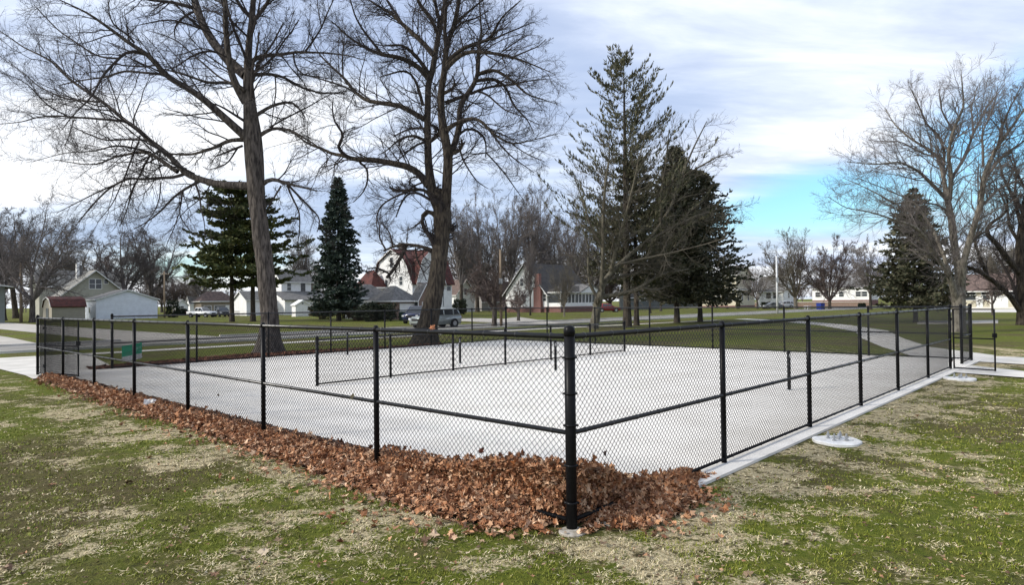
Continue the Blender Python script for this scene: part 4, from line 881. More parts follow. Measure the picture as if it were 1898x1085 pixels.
def bare_proto(seed, H, spread, stems, trunk_h, barkm, twigm, trop=0.06, r0=0.2, rmin=0.0095, n1=15, n2=10, n3=8, wob=0.12, n4=0):
    """procedural bare tree mesh pair (trunk mesh, crown mesh) at the origin"""
    rg = np.random.default_rng(seed); lean = rg.normal(0, 0.03, 2)
    tz = np.linspace(-0.1, trunk_h, 8); tp = np.stack([lean[0]*tz, lean[1]*tz, tz], 1)[None]; tr = (r0*np.array([1.5, 1.15, 1.02, 1, 0.97, 0.95, 0.93, 0.85]))[None]
    tv, tf = tubes(tp, tr, 10)
    az = np.arange(stems)*2*math.pi/stems+rg.uniform(0, 1.0, stems); tilt = rg.uniform(0.3, 0.72, stems)*spread; tilt[0] = 0.08
    D = np.stack([np.cos(az)*np.sin(tilt), np.sin(az)*np.sin(tilt), np.cos(tilt)], 1); L = (H-trunk_h)*rg.uniform(0.75, 1.0, stems); L[0] = (H-trunk_h)*0.95
    pts = [np.repeat(tp[0, -1][None], stems, 0)-[0, 0, 0.15]]; d = D
    for s in range(12): d = norm(d+rg.normal(size=d.shape)*wob*0.7+[0, 0, trop]); pts.append(pts[-1]+d*(L/12)[:, None])
    S = np.stack(pts, 1); SR = np.maximum(r0*0.55*np.linspace(1, 0.12, 13)[None], rmin)*np.ones((stems, 1))
    out = [tubes(S, SR, 6)]
    A, RA = grow(S, SR, n1, 0.28, 0.55, 9, rg, (0.5, 1.15), trop*0.5, wob, 0.12, 0.55, rmin, 0.45); out.append(tubes(A, RA, 4))
    B, RB = grow(A, RA, n2, 0.3, 0.6, 6, rg, (0.45, 1.1), trop, wob*1.2, 0.12, 0.6, rmin, 0.4); out.append(tubes(B, RB, 3))
    if n3: 
        Cq, RC = grow(B, RB, n3, 0.35, 0.75, 3, rg, (0.4, 1.05), trop, wob*1.3, 0.1, 0.7, rmin*0.85, 0.3); out.append(tubes(Cq, RC, 3))
    v, f = join(out)
    return fast_mesh('trunk', tv, tf, barkm, True), fast_mesh('crown', v, f, twigm)
def place_tree(pair, name, label, p, s, rz, group=None, sxy=1.0):
    t = thing(name, label, 'tree', p, rz, group); t.scale = (s*sxy, s*sxy, s)
    link('trunk', pair[0], t); link('crown', pair[1], t); return t
pr_a = bare_proto(1, 10, 1.0, 6, 2.2, m_bark_b, m_twig_far, r0=0.22)
pr_b = bare_proto(2, 10, 1.35, 7, 1.8, m_bark_a, m_twig_far, r0=0.20, trop=0.03)
pr_c = bare_proto(3, 10, 0.8, 7, 2.6, m_bark_b, m_twig_far, r0=0.22, trop=0.08)
pr_r = bare_proto(4, 10, 1.3, 8, 1.2, m_bark_b, m_twig_red, r0=0.24, trop=0.05, rmin=0.018, n1=16, n2=11, n3=8)
pr_p = bare_proto(5, 10, 1.2, 7, 1.5, m_bark_pale, m_twig_pale, r0=0.22, trop=0.05)
pr_s = bare_proto(6, 5, 1.5, 6, 1.3, m_bark_a, m_twig_red, r0=0.16, trop=0.0, rmin=0.010, n1=13, n2=9, n3=6, wob=0.2)
def tr(pair, px, D, top, label, name='bare_tree', sxy=1.0, group='bare trees behind the houses', hh=10.0):
    p = at(px, D); bpy_ = proj(p)[1]; H = (bpy_-top)*D/FPX*1.06
    return place_tree(pair, name, label, p, H/hh, (px*37 % 628)/100.0, group, sxy)
# left background
tr(pr_b, 60, 96, 372, 'bushy bare tree with a thick trunk beside the wooden pole at far left', sxy=1.0)
tr(pr_a, 6, 112, 380, 'bare tree at the very left edge behind the grey building')
tr(pr_c, 30, 135, 395, 'slim bare tree between the left edge and the wooden pole, behind')
tr(pr_p, 118, 150, 425, 'pale bare tree rising over the left slope of the beige house roof')
tr(pr_r, 168, 170, 452, 'dense brown tree rounded behind the chimney of the beige house', sxy=1.25)
tr(pr_a, 232, 140, 412, 'bare tree over the pale blue garage, just left of its peak', sxy=1.1)
tr(pr_c, 278, 150, 430, 'bare tree behind the right corner of the pale blue garage', sxy=1.2)
tr(pr_r, 335, 230, 505, 'low brown tree far off above the small white house', sxy=1.5)
tr(pr_b, 300, 230, 500, 'low far tree just right of the thin pole', sxy=1.4)
tr(pr_a, 375, 200, 490, 'bare tree behind the brown hip roof', sxy=1.1)
tr(pr_c, 560, 160, 440, 'bare tree between the left pine pair and the blue green spruce')
tr(pr_b, 580, 190, 470, 'low bare tree by the left skirt of the blue green spruce', sxy=1.2)
# middle background
tr(pr_c, 855, 130, 388, 'bare tree just right of the forked dark trunk, behind the small white gable', sxy=0.75)
tr(pr_a, 885, 150, 365, 'tall slender bare tree left of the tan utility pole', sxy=0.72)
tr(pr_b, 915, 150, 385, 'bare tree directly behind the tan utility pole', sxy=0.72)
tr(pr_c, 948, 140, 372, 'bare tree over the left eave of the brick chimney house', sxy=0.72)
tr(pr_c, 985, 150, 350, 'tallest thin bare tree over the brick chimney', sxy=0.75)
tr(pr_a, 1022, 165, 385, 'bare tree over the ridge of the brick chimney house', sxy=0.72)
tr(pr_b, 1062, 175, 362, 'bare tree behind the porch gable, left of the tall pine', sxy=0.72)
tr(pr_p, 1095, 185, 400, 'pale bare tree mostly hidden by the left side of the tall pine')
tr(pr_r, 1130, 190, 470, 'brownish tree low behind the trunk of the tall pine', sxy=1.3)
tr(pr_r, 888, 190, 462, 'reddish brown dense tree behind the grey trunk near the road', sxy=1.4)
tr(pr_r, 1030, 210, 462, 'reddish brown dense tree behind the brick chimney', sxy=1.6)
tr(pr_s, 916, 59, 470, 'gnarled small tree with a stout grey trunk beside the tan utility pole', 'ornamental_tree', hh=5.0, group='small trees across the road')
tr(pr_s, 961, 75, 520, 'small ornamental tree in front of the white gable wall', 'ornamental_tree', hh=5.0, group='small trees across the road', sxy=1.1)
tr(pr_c, 983, 105, 455, 'dark straight trunk bare tree in front of the brick chimney', 'street_tree', group='small trees across the road', sxy=0.5)
tr(pr_p, 1046, 95, 478, 'pale trunk tree standing before the screened porch', 'street_tree', group='small trees across the road', sxy=0.55)
tr(pr_a, 1205, 110, 470, 'thin twin trunk tree between the pines and the grey blue house', 'street_tree', group='small trees across the road', sxy=0.8)
tr(pr_b, 1225, 130, 455, 'bare tree seen between the two dark spruce trunks and the level limb', 'street_tree', group='small trees across the road', sxy=0.8)
# right background
tr(pr_b, 1404, 150, 485, 'small bare tree between the cream house and the white house', sxy=0.95)
tr(pr_p, 1475, 140, 425, 'broad vase shaped bare tree right of the white light pole', sxy=0.95)
tr(pr_r, 1538, 135, 440, 'dense purplish brown tree in front of the long white house', sxy=0.85)
tr(pr_a, 1614, 120, 445, 'slim bare tree between the long white house and the dark spruce', sxy=0.8)
tr(pr_b, 1590, 220, 490, 'far low bare tree behind the long white house', sxy=1.3)
tr(pr_r, 1665, 170, 480, 'brown shrubby tree low behind the left skirt of the right spruce', sxy=1.3)
tr(pr_c, 1450, 230, 480, 'far bare tree behind the white house', sxy=1.2)
tr(pr_p, 1840, 130, 430, 'pale bare tree in front of the brown roofed house at right', sxy=0.8)
tr(pr_b, 1860, 160, 440, 'bare tree behind the roof of the brown roofed house', sxy=1.1)
tr(pr_s, 1840, 75, 500, 'thin young tree in front of the right hand house', 'ornamental_tree', hh=5.0, group='small trees across the road', sxy=0.7)

# far wood closing the horizon, one mass
def far_wood():
    rg = np.random.default_rng(77); out = []
    tz = np.linspace(0, 3, 4); S0 = np.stack([0*tz, 0*tz, tz], 1)[None]
    for k_ in range(3):
        az = rg.uniform(0, 6.28, 6); tl_ = rg.uniform(0.1, 0.75, 6); D_ = np.stack([np.cos(az)*np.sin(tl_), np.sin(az)*np.sin(tl_), np.cos(tl_)], 1)
        S = D_[:, None, :]*np.linspace(0, 9, 8)[None, :, None]+np.array([0, 0, 1.5])
        A, RA = grow(S, np.full(S.shape[:2], 0.12), 9, 0.3, 0.6, 5, rg, rmin=0.05); B, RB = grow(A, RA, 7, 0.35, 0.7, 3, rg, rmin=0.04); Cc_, RC_ = grow(B, RB, 3, 0.4, 0.8, 2, rg, rmin=0.035)
        out.append(join([tubes(S0, np.full(S0.shape[:2], 0.2), 4), tubes(S, np.full(S.shape[:2], 0.1), 3), tubes(A, RA, 3), tubes(B, RB, 3), tubes(Cc_, RC_, 3)]))
    res = []
    for i in range(150):
        v, f = out[i % 3]; s_ = rg.uniform(0.7, 1.15); an = rg.uniform(0, 6.28); c_, sn_ = math.cos(an), math.sin(an)
        az = -0.80+1.6*(i+rg.random())/150; D_ = rg.uniform(260, 330)
        w = np.stack([c_*v[:, 0]-sn_*v[:, 1], sn_*v[:, 0]+c_*v[:, 1], v[:, 2]], 1)*s_; w = w+np.array([D_*math.tan(az), D_, 0]); res.append((w, f))
    v, f = join(res); tag(link('far_wood', fast_mesh('far_wood', v, f, m_twig_red)), 'low brown line of far bare trees closing the horizon behind the houses', 'trees', kind='stuff')
far_wood()
# ------------------------------------------------------------------ conifers
def conifer(seed, H, Wd, needlem, barkm, t_lo=0.08, nb=360, droop=-0.25, curve=0.35, dens=60, spr=0.34, shape=0.85, gap=0.0, sprw=0.10, up_tip=0.0, irr=0.15, r0=None, sprig_up=0.1, side=0.35, topthin=0.0):
    """H height, Wd radius at the bottom. sprigs are small leaf-like triangles set along arching boughs"""
    rg = np.random.default_rng(seed); r0 = r0 or H*0.016
    tz = np.linspace(-0.1, H*0.98, 14); tp = np.stack([0*tz, 0*tz, tz], 1)[None]; trr = np.maximum(r0*(1-tz/H)**0.8, 0.02)[None]; trr[0, 0] = r0*1.25
    tv, tf = tubes(tp, trr, 9)
    t = t_lo+(0.985-t_lo)*(np.arange(nb)+rg.random(nb))/nb
    if gap: t = np.round(t/gap)*gap+rg.normal(0, gap*0.12, nb); t = np.clip(t, t_lo, 0.99)
    az = rg.uniform(0, 2*math.pi, nb); L = Wd*(1.0-t)**shape*(1+rg.normal(0, irr, nb)); L *= np.interp(t, [t_lo, t_lo+0.1, 1], [0.8, 1, 1]); L = np.maximum(L, 0.15)
    ns = 9; s = np.linspace(0, 1, ns); 
    rad = L[:, None]*s[None]*np.cos(droop*0.5); zz = t[:, None]*H+L[:, None]*(math.tan(droop)*s[None]+curve*s[None]**2)
    zz = zz+0.04*L[:, None]*rg.normal(size=zz.shape); azv = az[:, None]+rg.normal(0, 0.06, (nb, 1))*s[None]*2
    B = np.stack([rad*np.cos(azv), rad*np.sin(azv), zz], -1); BR = np.maximum(0.028*(L/Wd)[:, None]*np.linspace(1, 0.3, ns)[None]*(H/15), 0.008)
    bv, bf = tubes(B, BR, 3)
    # sprigs
    m_ = (dens*np.sqrt(L/Wd)*(1-topthin*t)).astype(int)+3; par = np.repeat(np.arange(nb), m_); n = len(par)
    u = rg.random(n)**0.75; u = np.clip(u, 0.12 if topthin == 0 else 0.3, 0.999); f = u*(ns-1); i = f.astype(int); w = (f-i)[:, None]
    pos = B[par, i]*(1-w)+B[par, i+1]*w; tan = norm(B[par, i+1]-B[par, i]); sidev = norm(np.cross(tan, [0, 0, 1.0]))
    lat = rg.normal(0, side, n)*(L[par]*0.35+0.1)*(1.1-u); pos = pos+sidev*lat[:, None]+tan*np.abs(lat)[:, None]*0.3; pos[:, 2] += rg.normal(0, 0.05, n)-0.1*np.abs(lat)
    d = norm(tan*rg.uniform(0.3, 1, n)[:, None]+sidev*(np.sign(lat)*rg.uniform(0.2, 1, n))[:, None]+np.array([0, 0, 1.0])*(rg.normal(sprig_up, 0.25, n))[:, None])
    sl = spr*rg.uniform(0.6, 1.3, n); sw = sprw*rg.uniform(0.6, 1.3, n); e = norm(np.cross(d, rg.normal(size=(n, 3)))); 
    tip = pos+d*sl[:, None]; mid = pos+d*(sl*0.4)[:, None]
    V_ = np.stack([pos, mid+e*sw[:, None], tip, mid-e*sw[:, None]], 1).reshape(-1, 3); F_ = (np.arange(n)*4)[:, None]+np.array([[0, 1, 2, 3]])
    v, f_ = join([(V_, F_), (bv, bf)])
    cm = fast_mesh('crown', v, f_, [needlem, barkm], False, np.concatenate([np.zeros(len(F_), int), np.ones(len(bf), int)]))
    return fast_mesh('trunk', tv, tf, barkm, True), cm
def put(pair, name, label, p, group=None, rz=0.0):
    t = thing(name, label, 'tree', p, rz, group); link('trunk', pair[0], t); link('crown', pair[1], t); return t
def hgt(px, D, top): return (proj(at(px, D))[1]-top)*D/FPX
D_ = 84; put(conifer(31, hgt(628, D_, 325), 3.9, m_spruce, m_bark_b, 0.06, 420, -0.15, 0.10, 75, 0.42, 0.72, sprw=0.11), 'spruce', 'blue green cone shaped spruce between the two big bare trees', at(628, D_))
D_ = 62; put(conifer(32, hgt(1245, D_, 268), 4.3, m_dspruce, m_bark_b, 0.14, 420, -0.2, 0.15, 80, 0.36, 0.60, sprw=0.09), 'spruce', 'dark spruce next to the tall pine, its left neighbour of the dark pair', at(1255, D_), 'dark spruces right of the tall pine')
D_ = 65; put(conifer(33, hgt(1300, D_, 312), 5.2, m_dspruce, m_bark_b, 0.13, 420, -0.15, 0.15, 80, 0.36, 0.55, irr=0.22, sprw=0.09), 'spruce', 'dark spruce with ragged right side, the rightmost of the group beside the cream house', at(1298, D_), 'dark spruces right of the tall pine')
D_ = 57; put(conifer(34, hgt(1722, D_, 350), 4.1, m_dspruce, m_bark_b, 0.12, 380, -0.22, 0.22, 75, 0.34, 0.70, gap=0.045, irr=0.22, sprw=0.08), 'spruce', 'dark layered spruce left of the pale stemmed tree at right', at(1697, D_+0.0), None)
# white pine: sparse up-swept top, dense lower half
D_ = 54.4; Hp = hgt(1165, D_, 95)
pw = conifer(35, Hp, 7.0, m_wpine, m_bark_b, 0.20, 190, 0.12, 0.48, 165, 0.36, 0.58, gap=0.045, irr=0.28, sprig_up=0.7, side=0.24, topthin=0.50, sprw=0.050, r0=0.34)
put(pw, 'white_pine', 'very tall pine with sparse upswept branches at its top', at(1163, D_))
put(conifer(36, hgt(1180, 56, 285), 4.3, m_dspruce, m_bark_b, 0.22, 260, -0.05, 0.15, 70, 0.34, 0.6, gap=0.05, irr=0.25, sprw=0.08), 'white_pine', 'shorter dark pine standing close behind the tall pine trunk', at(1180, 56.5))
# left pines with flat shelves
D_ = 86
put(conifer(37, hgt(430, D_, 338), 4.7, m_pine, m_bark_b, 0.24, 150, 0.04, 0.10, 170, 0.48, 0.33, gap=0.085, irr=0.48, sprw=0.15, side=0.5, r0=0.32), 'pine', 'green shelf branched pine left of the scarred trunk, the left one of the pair', at(430, D_), 'pair of pines behind the scarred trunk')
put(conifer(38, hgt(467, D_, 345), 4.9, m_pine, m_bark_b, 0.26, 140, 0.04, 0.10, 170, 0.48, 0.33, gap=0.09, irr=0.50, sprw=0.15, side=0.5, r0=0.34), 'pine', 'green pine just behind the scarred trunk, the right one of the pair', at(469, D_+1.5), 'pair of pines behind the scarred trunk')
# shrubs
def shrub(px, D, wpx, hpx, label, m=m_shrub, seed=1, cone=False, name='shrub'):
    rg = np.random.default_rng(seed); s = D/FPX; rx = wpx*s/2; hz = hpx*s; n = int(5200*min(1.5, max(0.3, rx/2.5)))
    d = norm(rg.normal(size=(n, 3))); rr = rg.uniform(0.55, 1.0, n)**0.5*(1+0.18*np.sin(d[:, 0]*7+seed)+0.14*np.sin(d[:, 1]*9)+0.1*np.sin(d[:, 2]*11))
    c = d*rr[:, None]; z = (c[:, 2]+1)/2*hz; fx = (1-z/hz*0.95) if cone else 1.0
    P = np.stack([c[:, 0]*rx*fx, c[:, 1]*rx*0.8*fx, np.clip(z, 0.02, None)], -1)
    e1 = norm(rg.normal(size=(n, 3))); e2 = norm(np.cross(e1, rg.normal(size=(n, 3)))); sz_ = rg.uniform(0.07, 0.16, n)[:, None]
    V_ = np.stack([P-e1*sz_, P+e2*sz_*0.6, P+e1*sz_, P-e2*sz_*0.6], 1).reshape(-1, 3); F_ = (np.arange(n)*4)[:, None]+np.array([[0, 1, 2, 3]])
    t = thing(name, label, 'shrub', at(px, D)); link('foliage', fast_mesh('foliage', V_, F_, m), t)
    mb = MB()
    for i in range(6):
        a_ = i*1.05; mb.tube([(0.08*math.cos(a_), 0.08*math.sin(a_), 0), (rx*0.4*math.cos(a_), rx*0.3*math.sin(a_), hz*0.6)], [0.04, 0.015], 5)
    part('stem', mb, m_bark_b, t)
shrub(696, 80, 78, 34, 'wide dark shrub left of the brick garage', seed=3)
shrub(852, 118, 30, 30, 'dark evergreen shrub before the small white gable house', seed=4)
shrub(320, 125, 26, 32, 'dark shrub right of the thin pole', seed=5)
shrub(338, 150, 24, 12, 'low dark mound left of the white pickup', seed=6)
shrub(1368, 150, 11, 26, 'small cone shaped evergreen before the cream house', m_dspruce, 7, True, 'cone_shrub')
shrub(600, 96, 46, 34, 'brown and green shrub at the foot of the blue green spruce', mat('brown_shrub', (0.10, 0.085, 0.04), (0.06, 0.05, 0.028), 2), 8)
shrub(664, 84, 40, 26, 'low brown brush in front of the wide dark shrub', mat('dry_brush', (0.13, 0.095, 0.06), (0.08, 0.06, 0.04), 2), 9)
shrub(640, 98, 22, 40, 'greenish brush right below the blue green spruce', mat('brown_shrub2', (0.07, 0.065, 0.03), (0.04, 0.04, 0.02), 2), 10)
shrub(1420, 150, 20, 12, 'low dark hedge by the white house', seed=11)
shrub(1598, 150, 14, 8, 'small round bush at the end of the brick bank', seed=12)

# ------------------------------------------------------------------ houses
def dist_to(corner, px, dvec):
    m = None; lo, hi = 0.0, 80.0
    f = lambda d: proj(corner+dvec*d)[0]-px
    s0 = f(0.0)
    for _ in range(50):
        mid_ = (lo+hi)/2
        if (f(mid_) > 0) == (s0 > 0): lo = mid_
        else: hi = mid_
    return lo
def hy(corner, y): return (proj(corner)[1]-y)*corner[1]/FPX
class House:
    """local frame: x along U (right hand face), y along V (left hand face), origin at the corner nearest the camera"""
    def __init__(s, name, label, cat, D, xl, xc, xr, eave_y, wallm, W=None, Dp=None, group=None):
        s.c = at(xc, D); s.W = W or dist_to(s.c, xr, U); s.D = Dp or dist_to(s.c, xl, V); s.he = hy(s.c, eave_y)
        s.t = thing(name, label, cat, s.c, TH, group); s.wm = wallm; s.wmb = MB()
    def Y(s, y): return hy(s.c, y)
    def px_x(s, px): return dist_to(s.c, px, U)
    def px_y(s, px): return dist_to(s.c, px, V)
    def body(s, base_m=None, base_h=0.5):
        s.wmb.box(0, s.W, 0, s.D, 0, s.he)
        if base_m is not None:
            mb = MB(); mb.box(-0.03, s.W+0.03, -0.03, s.D+0.03, 0, base_h); part('foundation', mb, base_m, s.t)
    def gable(s, hr, ridge, rm, x0=None, x1=None, y0=None, y1=None, ov=0.45, th=0.16, he=None, trim=True, name='roof'):
        x0 = 0 if x0 is None else x0; x1 = s.W if x1 is None else x1; y0 = 0 if y0 is None else y0; y1 = s.D if y1 is None else y1; he = s.he if he is None else he
        mb = MB(); tb = MB()
        if ridge == 'u': p0, p1, a0, a1, ax = y0, y1, x0, x1, 'x'
        else: p0, p1, a0, a1, ax = x0, x1, y0, y1, 'y'
        pm = (p0+p1)/2; sl = (hr-he)/(pm-p0)
        s.wmb.prism([(p0, he), (p1, he), (pm, hr)], ax, a0+0.002, a1-0.002)
        e0 = he-sl*ov
        for (pa, sgn) in ((p0, -1), (p1, 1)):
            pe = pa+sgn*ov
            mb.prism([(pe, e0), (pm, hr), (pm, hr+th*1.2), (pe, e0+th)], ax, a0-ov, a1+ov)
            tb.prism([(pe, e0-0.04), (pm, hr-0.04), (pm, hr+th*1.2-0.05), (pe, e0+th-0.05)], ax, a0-ov-0.05, a0-ov-0.002)
            tb.prism([(pe, e0-0.04), (pm, hr-0.04), (pm, hr+th*1.2-0.05), (pe, e0+th-0.05)], ax, a1+ov+0.002, a1+ov+0.05)
            q = sorted((pe+sgn*0.01, pe+sgn*0.06))
            tb.prism([(q[0], e0-0.03), (q[1], e0-0.03), (q[1], e0+0.13), (q[0], e0+0.13)], ax, a0-ov, a1+ov)
        r = part(name, mb, rm, s.t)
        if trim: part('fascia', tb, m_trim, r)
        return r
    def gambrel(s, hr, ridge, rm, x0=None, x1=None, y0=None, y1=None, ov=0.35, th=0.16, kx=0.33, kz=0.68, he=None):
        x0 = 0 if x0 is None else x0; x1 = s.W if x1 is None else x1; y0 = 0 if y0 is None else y0; y1 = s.D if y1 is None else y1; he = s.he if he is None else he
        mb = MB(); tb = MB()
        if ridge == 'u': p0, p1, a0, a1, ax = y0, y1, x0, x1, 'x'
        else: p0, p1, a0, a1, ax = x0, x1, y0, y1, 'y'
        w = (p1-p0)/2; pm = (p0+p1)/2; hk = he+(hr-he)*kz
        s.wmb.prism([(p0, he), (p1, he), (p1-w*kx, hk), (pm, hr), (p0+w*kx, hk)], ax, a0+0.002, a1-0.002)
        for sg, pa in ((1, p0), (-1, p1)):
            k_ = pa+sg*w*kx; pe = pa-sg*ov
            mb.prism([(pe, he-0.3), (k_, hk), (k_-sg*0.05, hk+th), (pe-sg*0.05, he-0.3+th)], ax, a0-ov, a1+ov)
            mb.prism([(k_, hk), (pm, hr), (pm, hr+th), (k_-sg*0.05, hk+th)], ax, a0-ov, a1+ov)
            tb.prism([(pe, he-0.34), (k_, hk-0.05), (k_-sg*0.04, hk+th*.6), (pe-sg*0.04, he-0.3+th*.6)], ax, a0-ov-0.05, a0-ov-0.003)
            tb.prism([(k_, hk-0.05), (pm, hr-0.05), (pm, hr+th*.6), (k_-sg*0.04, hk+th*.6)], ax, a0-ov-0.05, a0-ov-0.003)
        r = part('roof', mb, rm, s.t); part('fascia', tb, m_trim, r); return r
    def hip(s, hr, rm, x0=None, x1=None, y0=None, y1=None, ov=0.5, he=None, name='roof'):
        x0 = 0 if x0 is None else x0; x1 = s.W if x1 is None else x1; y0 = 0 if y0 is None else y0; y1 = s.D if y1 is None else y1; he = s.he if he is None else he
        a, b, c, d = x0-ov, x1+ov, y0-ov, y1+ov; e = he-0.1
        if b-a >= d-c: w = (d-c)/2; r0, r1 = (a+w, (c+d)/2), (b-w, (c+d)/2)
        else: w = (b-a)/2; r0, r1 = ((a+b)/2, c+w), ((a+b)/2, d-w)
        mb = MB(); vs = [(a, c, e), (b, c, e), (b, d, e), (a, d, e), (*r0, hr), (*r1, hr)]
        if b-a >= d-c: fs = [(0, 1, 5, 4), (2, 3, 4, 5), (1, 2, 5), (3, 0, 4), (3, 2, 1, 0)]
        else: fs = [(1, 2, 5, 4), (3, 0, 4, 5), (0, 1, 4), (2, 3, 5), (3, 2, 1, 0)]
        mb.add(vs, fs); r = part(name, mb, rm, s.t)
        tb = MB(); tb.box(a-0.04, b+0.04, c-0.04, c-0.005, e-0.12, e+0.06); tb.box(a-0.04, a-0.005, c, d+0.04, e-0.12, e+0.06)
        part('gutter', tb, m_trim, r); return r
    def win(s, face, pos, z, w, h, frame=m_trim, glass=m_glass, mull=True, off=0.0, name='window'):
        mb = MB(); gb = MB(); f_ = 0.09
        def bx(m_, p0, p1, z0, z1, d0, d1):
            if face == 'R': m_.box(p0, p1, off-d1, off-d0, z0, z1)
            else: m_.box(off-d1, off-d0, p0, p1, z0, z1)
        p0, p1, z0, z1 = pos-w/2, pos+w/2, z-h/2, z+h/2
        for (a, b, c, d) in ((p0-f_, p1+f_, z1, z1+f_), (p0-f_, p1+f_, z0-f_, z0), (p0-f_, p0, z0, z1), (p1, p1+f_, z0, z1)): bx(mb, a, b, c, d, -0.02, 0.06)
        if mull: bx(mb, p0, p1, z-0.03, z+0.03, -0.02, 0.045)
        bx(gb, p0, p1, z0, z1, -0.02, 0.02)
        o = part(name, mb, frame, s.t); part('pane', gb, glass, o); return o
    def door(s, face, pos, w, h, m=None, z0=0.15, off=0.0, name='door'):
        mb = MB()
        def bx(p0, p1, z0, z1, d1):
            if face == 'R': mb.box(p0, p1, off-d1, off+0.02, z0, z1)
            else: mb.box(off-d1, off+0.02, p0, p1, z0, z1)
        bx(pos-w/2, pos+w/2, z0, z0+h, 0.04)
        n = max(1, int(h/0.52))
        for i in range(n): bx(pos-w/2+0.06, pos+w/2-0.06, z0+0.06+i*h/n, z0+(i+1)*h/n-0.03, 0.065)
        return part(name, mb, m or m_trim, s.t)
    def chimney(s, x, y, w, d, z0, z1, m): mb = MB(); mb.box(x-w/2, x+w/2, y-d/2, y+d/2, z0, z1); mb.box(x-w/2-0.06, x+w/2+0.06, y-d/2-0.06, y+d/2+0.06, z1, z1+0.12); return part('chimney', mb, m, s.t)
    def done(s): part('wall', s.wmb, s.wm, s.t)

# 1 far left grey green building
h = House('garage', 'grey green building with white roof edge cut by the left border', 'building', 92, -150, -62, 9, 531, m_greygreen, Dp=10)
h.body(); h.gable(h.he+0.9, 'v', m_rgrey, ov=1.3, x0=-8); h.done()
# 2 beige house
h = House('beige_house', 'beige gabled house with weathered roof and a white chimney on its ridge', 'house', 128, 82, 112, 236, 548, m_beige)
h.body(m_conc); hr = h.Y(501); h.gable(hr, 'v', m_rgreen, ov=0.9)
cx = h.W/2
h.win('R', h.px_x(171), h.Y(526), 1.0, 1.9); h.win('R', h.px_x(183), h.Y(526), 1.0, 1.9); h.win('R', h.px_x(197), h.Y(521), 0.7, 0.9, mull=False)
h.gable(h.Y(502)+0.4, 'u', m_rgreen, x0=-2.0, x1=h.W+1.0, y0=h.D*0.55, y1=h.D*0.55+7, he=h.Y(527), name='cross_roof')
h.wmb.box(-2.0, h.W+1.0, h.D*0.55, h.D*0.55+7, 0, h.Y(527)+0.002)
mb = MB(); xx = h.px_x(161); mb.box(xx-0.55, xx-0.05, 5, 5.9, hr-2, h.Y(486)); ch = part('chimney', mb, m_trim, h.t); mb = MB(); mb.box(xx-0.05, xx+0.5, 5, 5.9, hr-2, h.Y(488)); part('chimney_side', mb, m_rgrey, ch)
h.done()
# 3 shed
h = House('garden_shed', 'tan shed with dark red barn roof left of the pale blue garage', 'shed', 108, 80, 96, 158, 567, m_tan)
h.body(); h.gambrel(h.Y(551), 'u', m_rred, ov=0.2); h.door('L', h.D*0.5, 1.8, 1.9, m_bluegrey); h.done()
# 4 pale blue garage
h = House('pale_garage', 'pale blue white garage with a wide low gable beside the tan shed', 'garage', 114, 157, 178, 292, 555.5, m_palewhite)
h.body(); h.gable(h.Y(538), 'v', m_rgrey, ov=0.3); h.win('L', h.D*0.55, 1.6, 0.7, 0.9, mull=False); h.done()
# small white house far off
h = House('small_white_house', 'tiny far white gabled house above the white pickup', 'house', 190, 320, 326, 349, 566, m_white)
h.body(); h.gable(h.Y(556), 'v', m_rgrey, ov=0.3); h.win('R', h.W*0.5, 1.6, 0.9, 1.1); h.done()
h = House('small_white_house', 'far white house with grey roof left of the brown hip roof', 'house', 200, 346, 352, 372, 562, m_white)
h.body(); h.gable(h.Y(551), 'u', m_rgrey, ov=0.3); h.win('R', h.W*0.5, 1.8, 0.9, 1.1); h.done()
# 8 brown hip
h = House('brick_bungalow', 'low tan bungalow with brown hip roof behind the two pickups', 'house', 150, 360, 373, 434, 558.5, mat('tan_brick_wall', (0.30, 0.26, 0.20), (0.24, 0.2, 0.16), 3))
h.body(); h.hip(h.Y(540), m_rbrown); h.win('R', h.px_x(385), 1.5, 1.6, 1.2); h.win('R', h.px_x(408), 1.5, 2.6, 1.3); h.door('R', h.px_x(422), 1.0, 2.1); h.done()
# 9 white garage
h = House('white_garage', 'bright white gabled garage between the trunks of the left pines', 'garage', 134, 434, 457, 500, 556, m_white)
h.body(); h.gable(h.Y(541), 'u', m_rgrey, ov=0.3)
mb = MB(); y0_ = h.D*0.25
for yy in np.linspace(y0_, y0_+2.4, 6): mb.box(-0.9, -0.84, yy-0.03, yy+0.03, 0, 1.0)
mb.box(-0.92, -0.82, y0_-0.03, y0_+2.43, 0.95, 1.02); part('railing', mb, m_rgrey, h.t); h.done()
# 10 white two storey + lower wing
h = House('white_farmhouse', 'two storey white house with grey roofs between the scarred trunk and the spruce', 'house', 142, 500, 522, 577, 521, m_white)
h.body(); h.gable(h.Y(507)+0.8, 'u', m_rgrey, ov=0.4); h.win('R', h.px_x(562), h.Y(532), 0.9, 1.7, frame=m_rgrey); h.win('R', h.px_x(536), h.Y(532), 0.9, 1.6)
h.wmb.box(-1.6, h.W+1.4, -4.5, -0.002, 0, h.Y(557)); mb = MB(); mb.prism([(-5.0, h.Y(557)-0.1), (-0.01, h.Y(542)), (-0.01, h.Y(542)+0.2), (-5.0, h.Y(557)+0.08)], 'x', -2.0, h.W+1.9); part('porch_roof', mb, m_rgrey, h.t)
for f_ in (0.15, 0.4, 0.85): h.win('R', h.W*f_, 1.5, 0.9, 1.2, off=-4.5)
h.done()
h = House('white_shed', 'small white gabled shed before the two storey white house', 'shed', 118, 541, 548, 574, 566, m_white)
h.body(m_conc, 0.15); h.gable(h.Y(558), 'v', m_trim, ov=0.15); h.door('R', h.W*0.35, 1.1, 1.7); h.win('R', h.W*0.5, 2.4, 0.3, 0.3, mull=False); h.done()
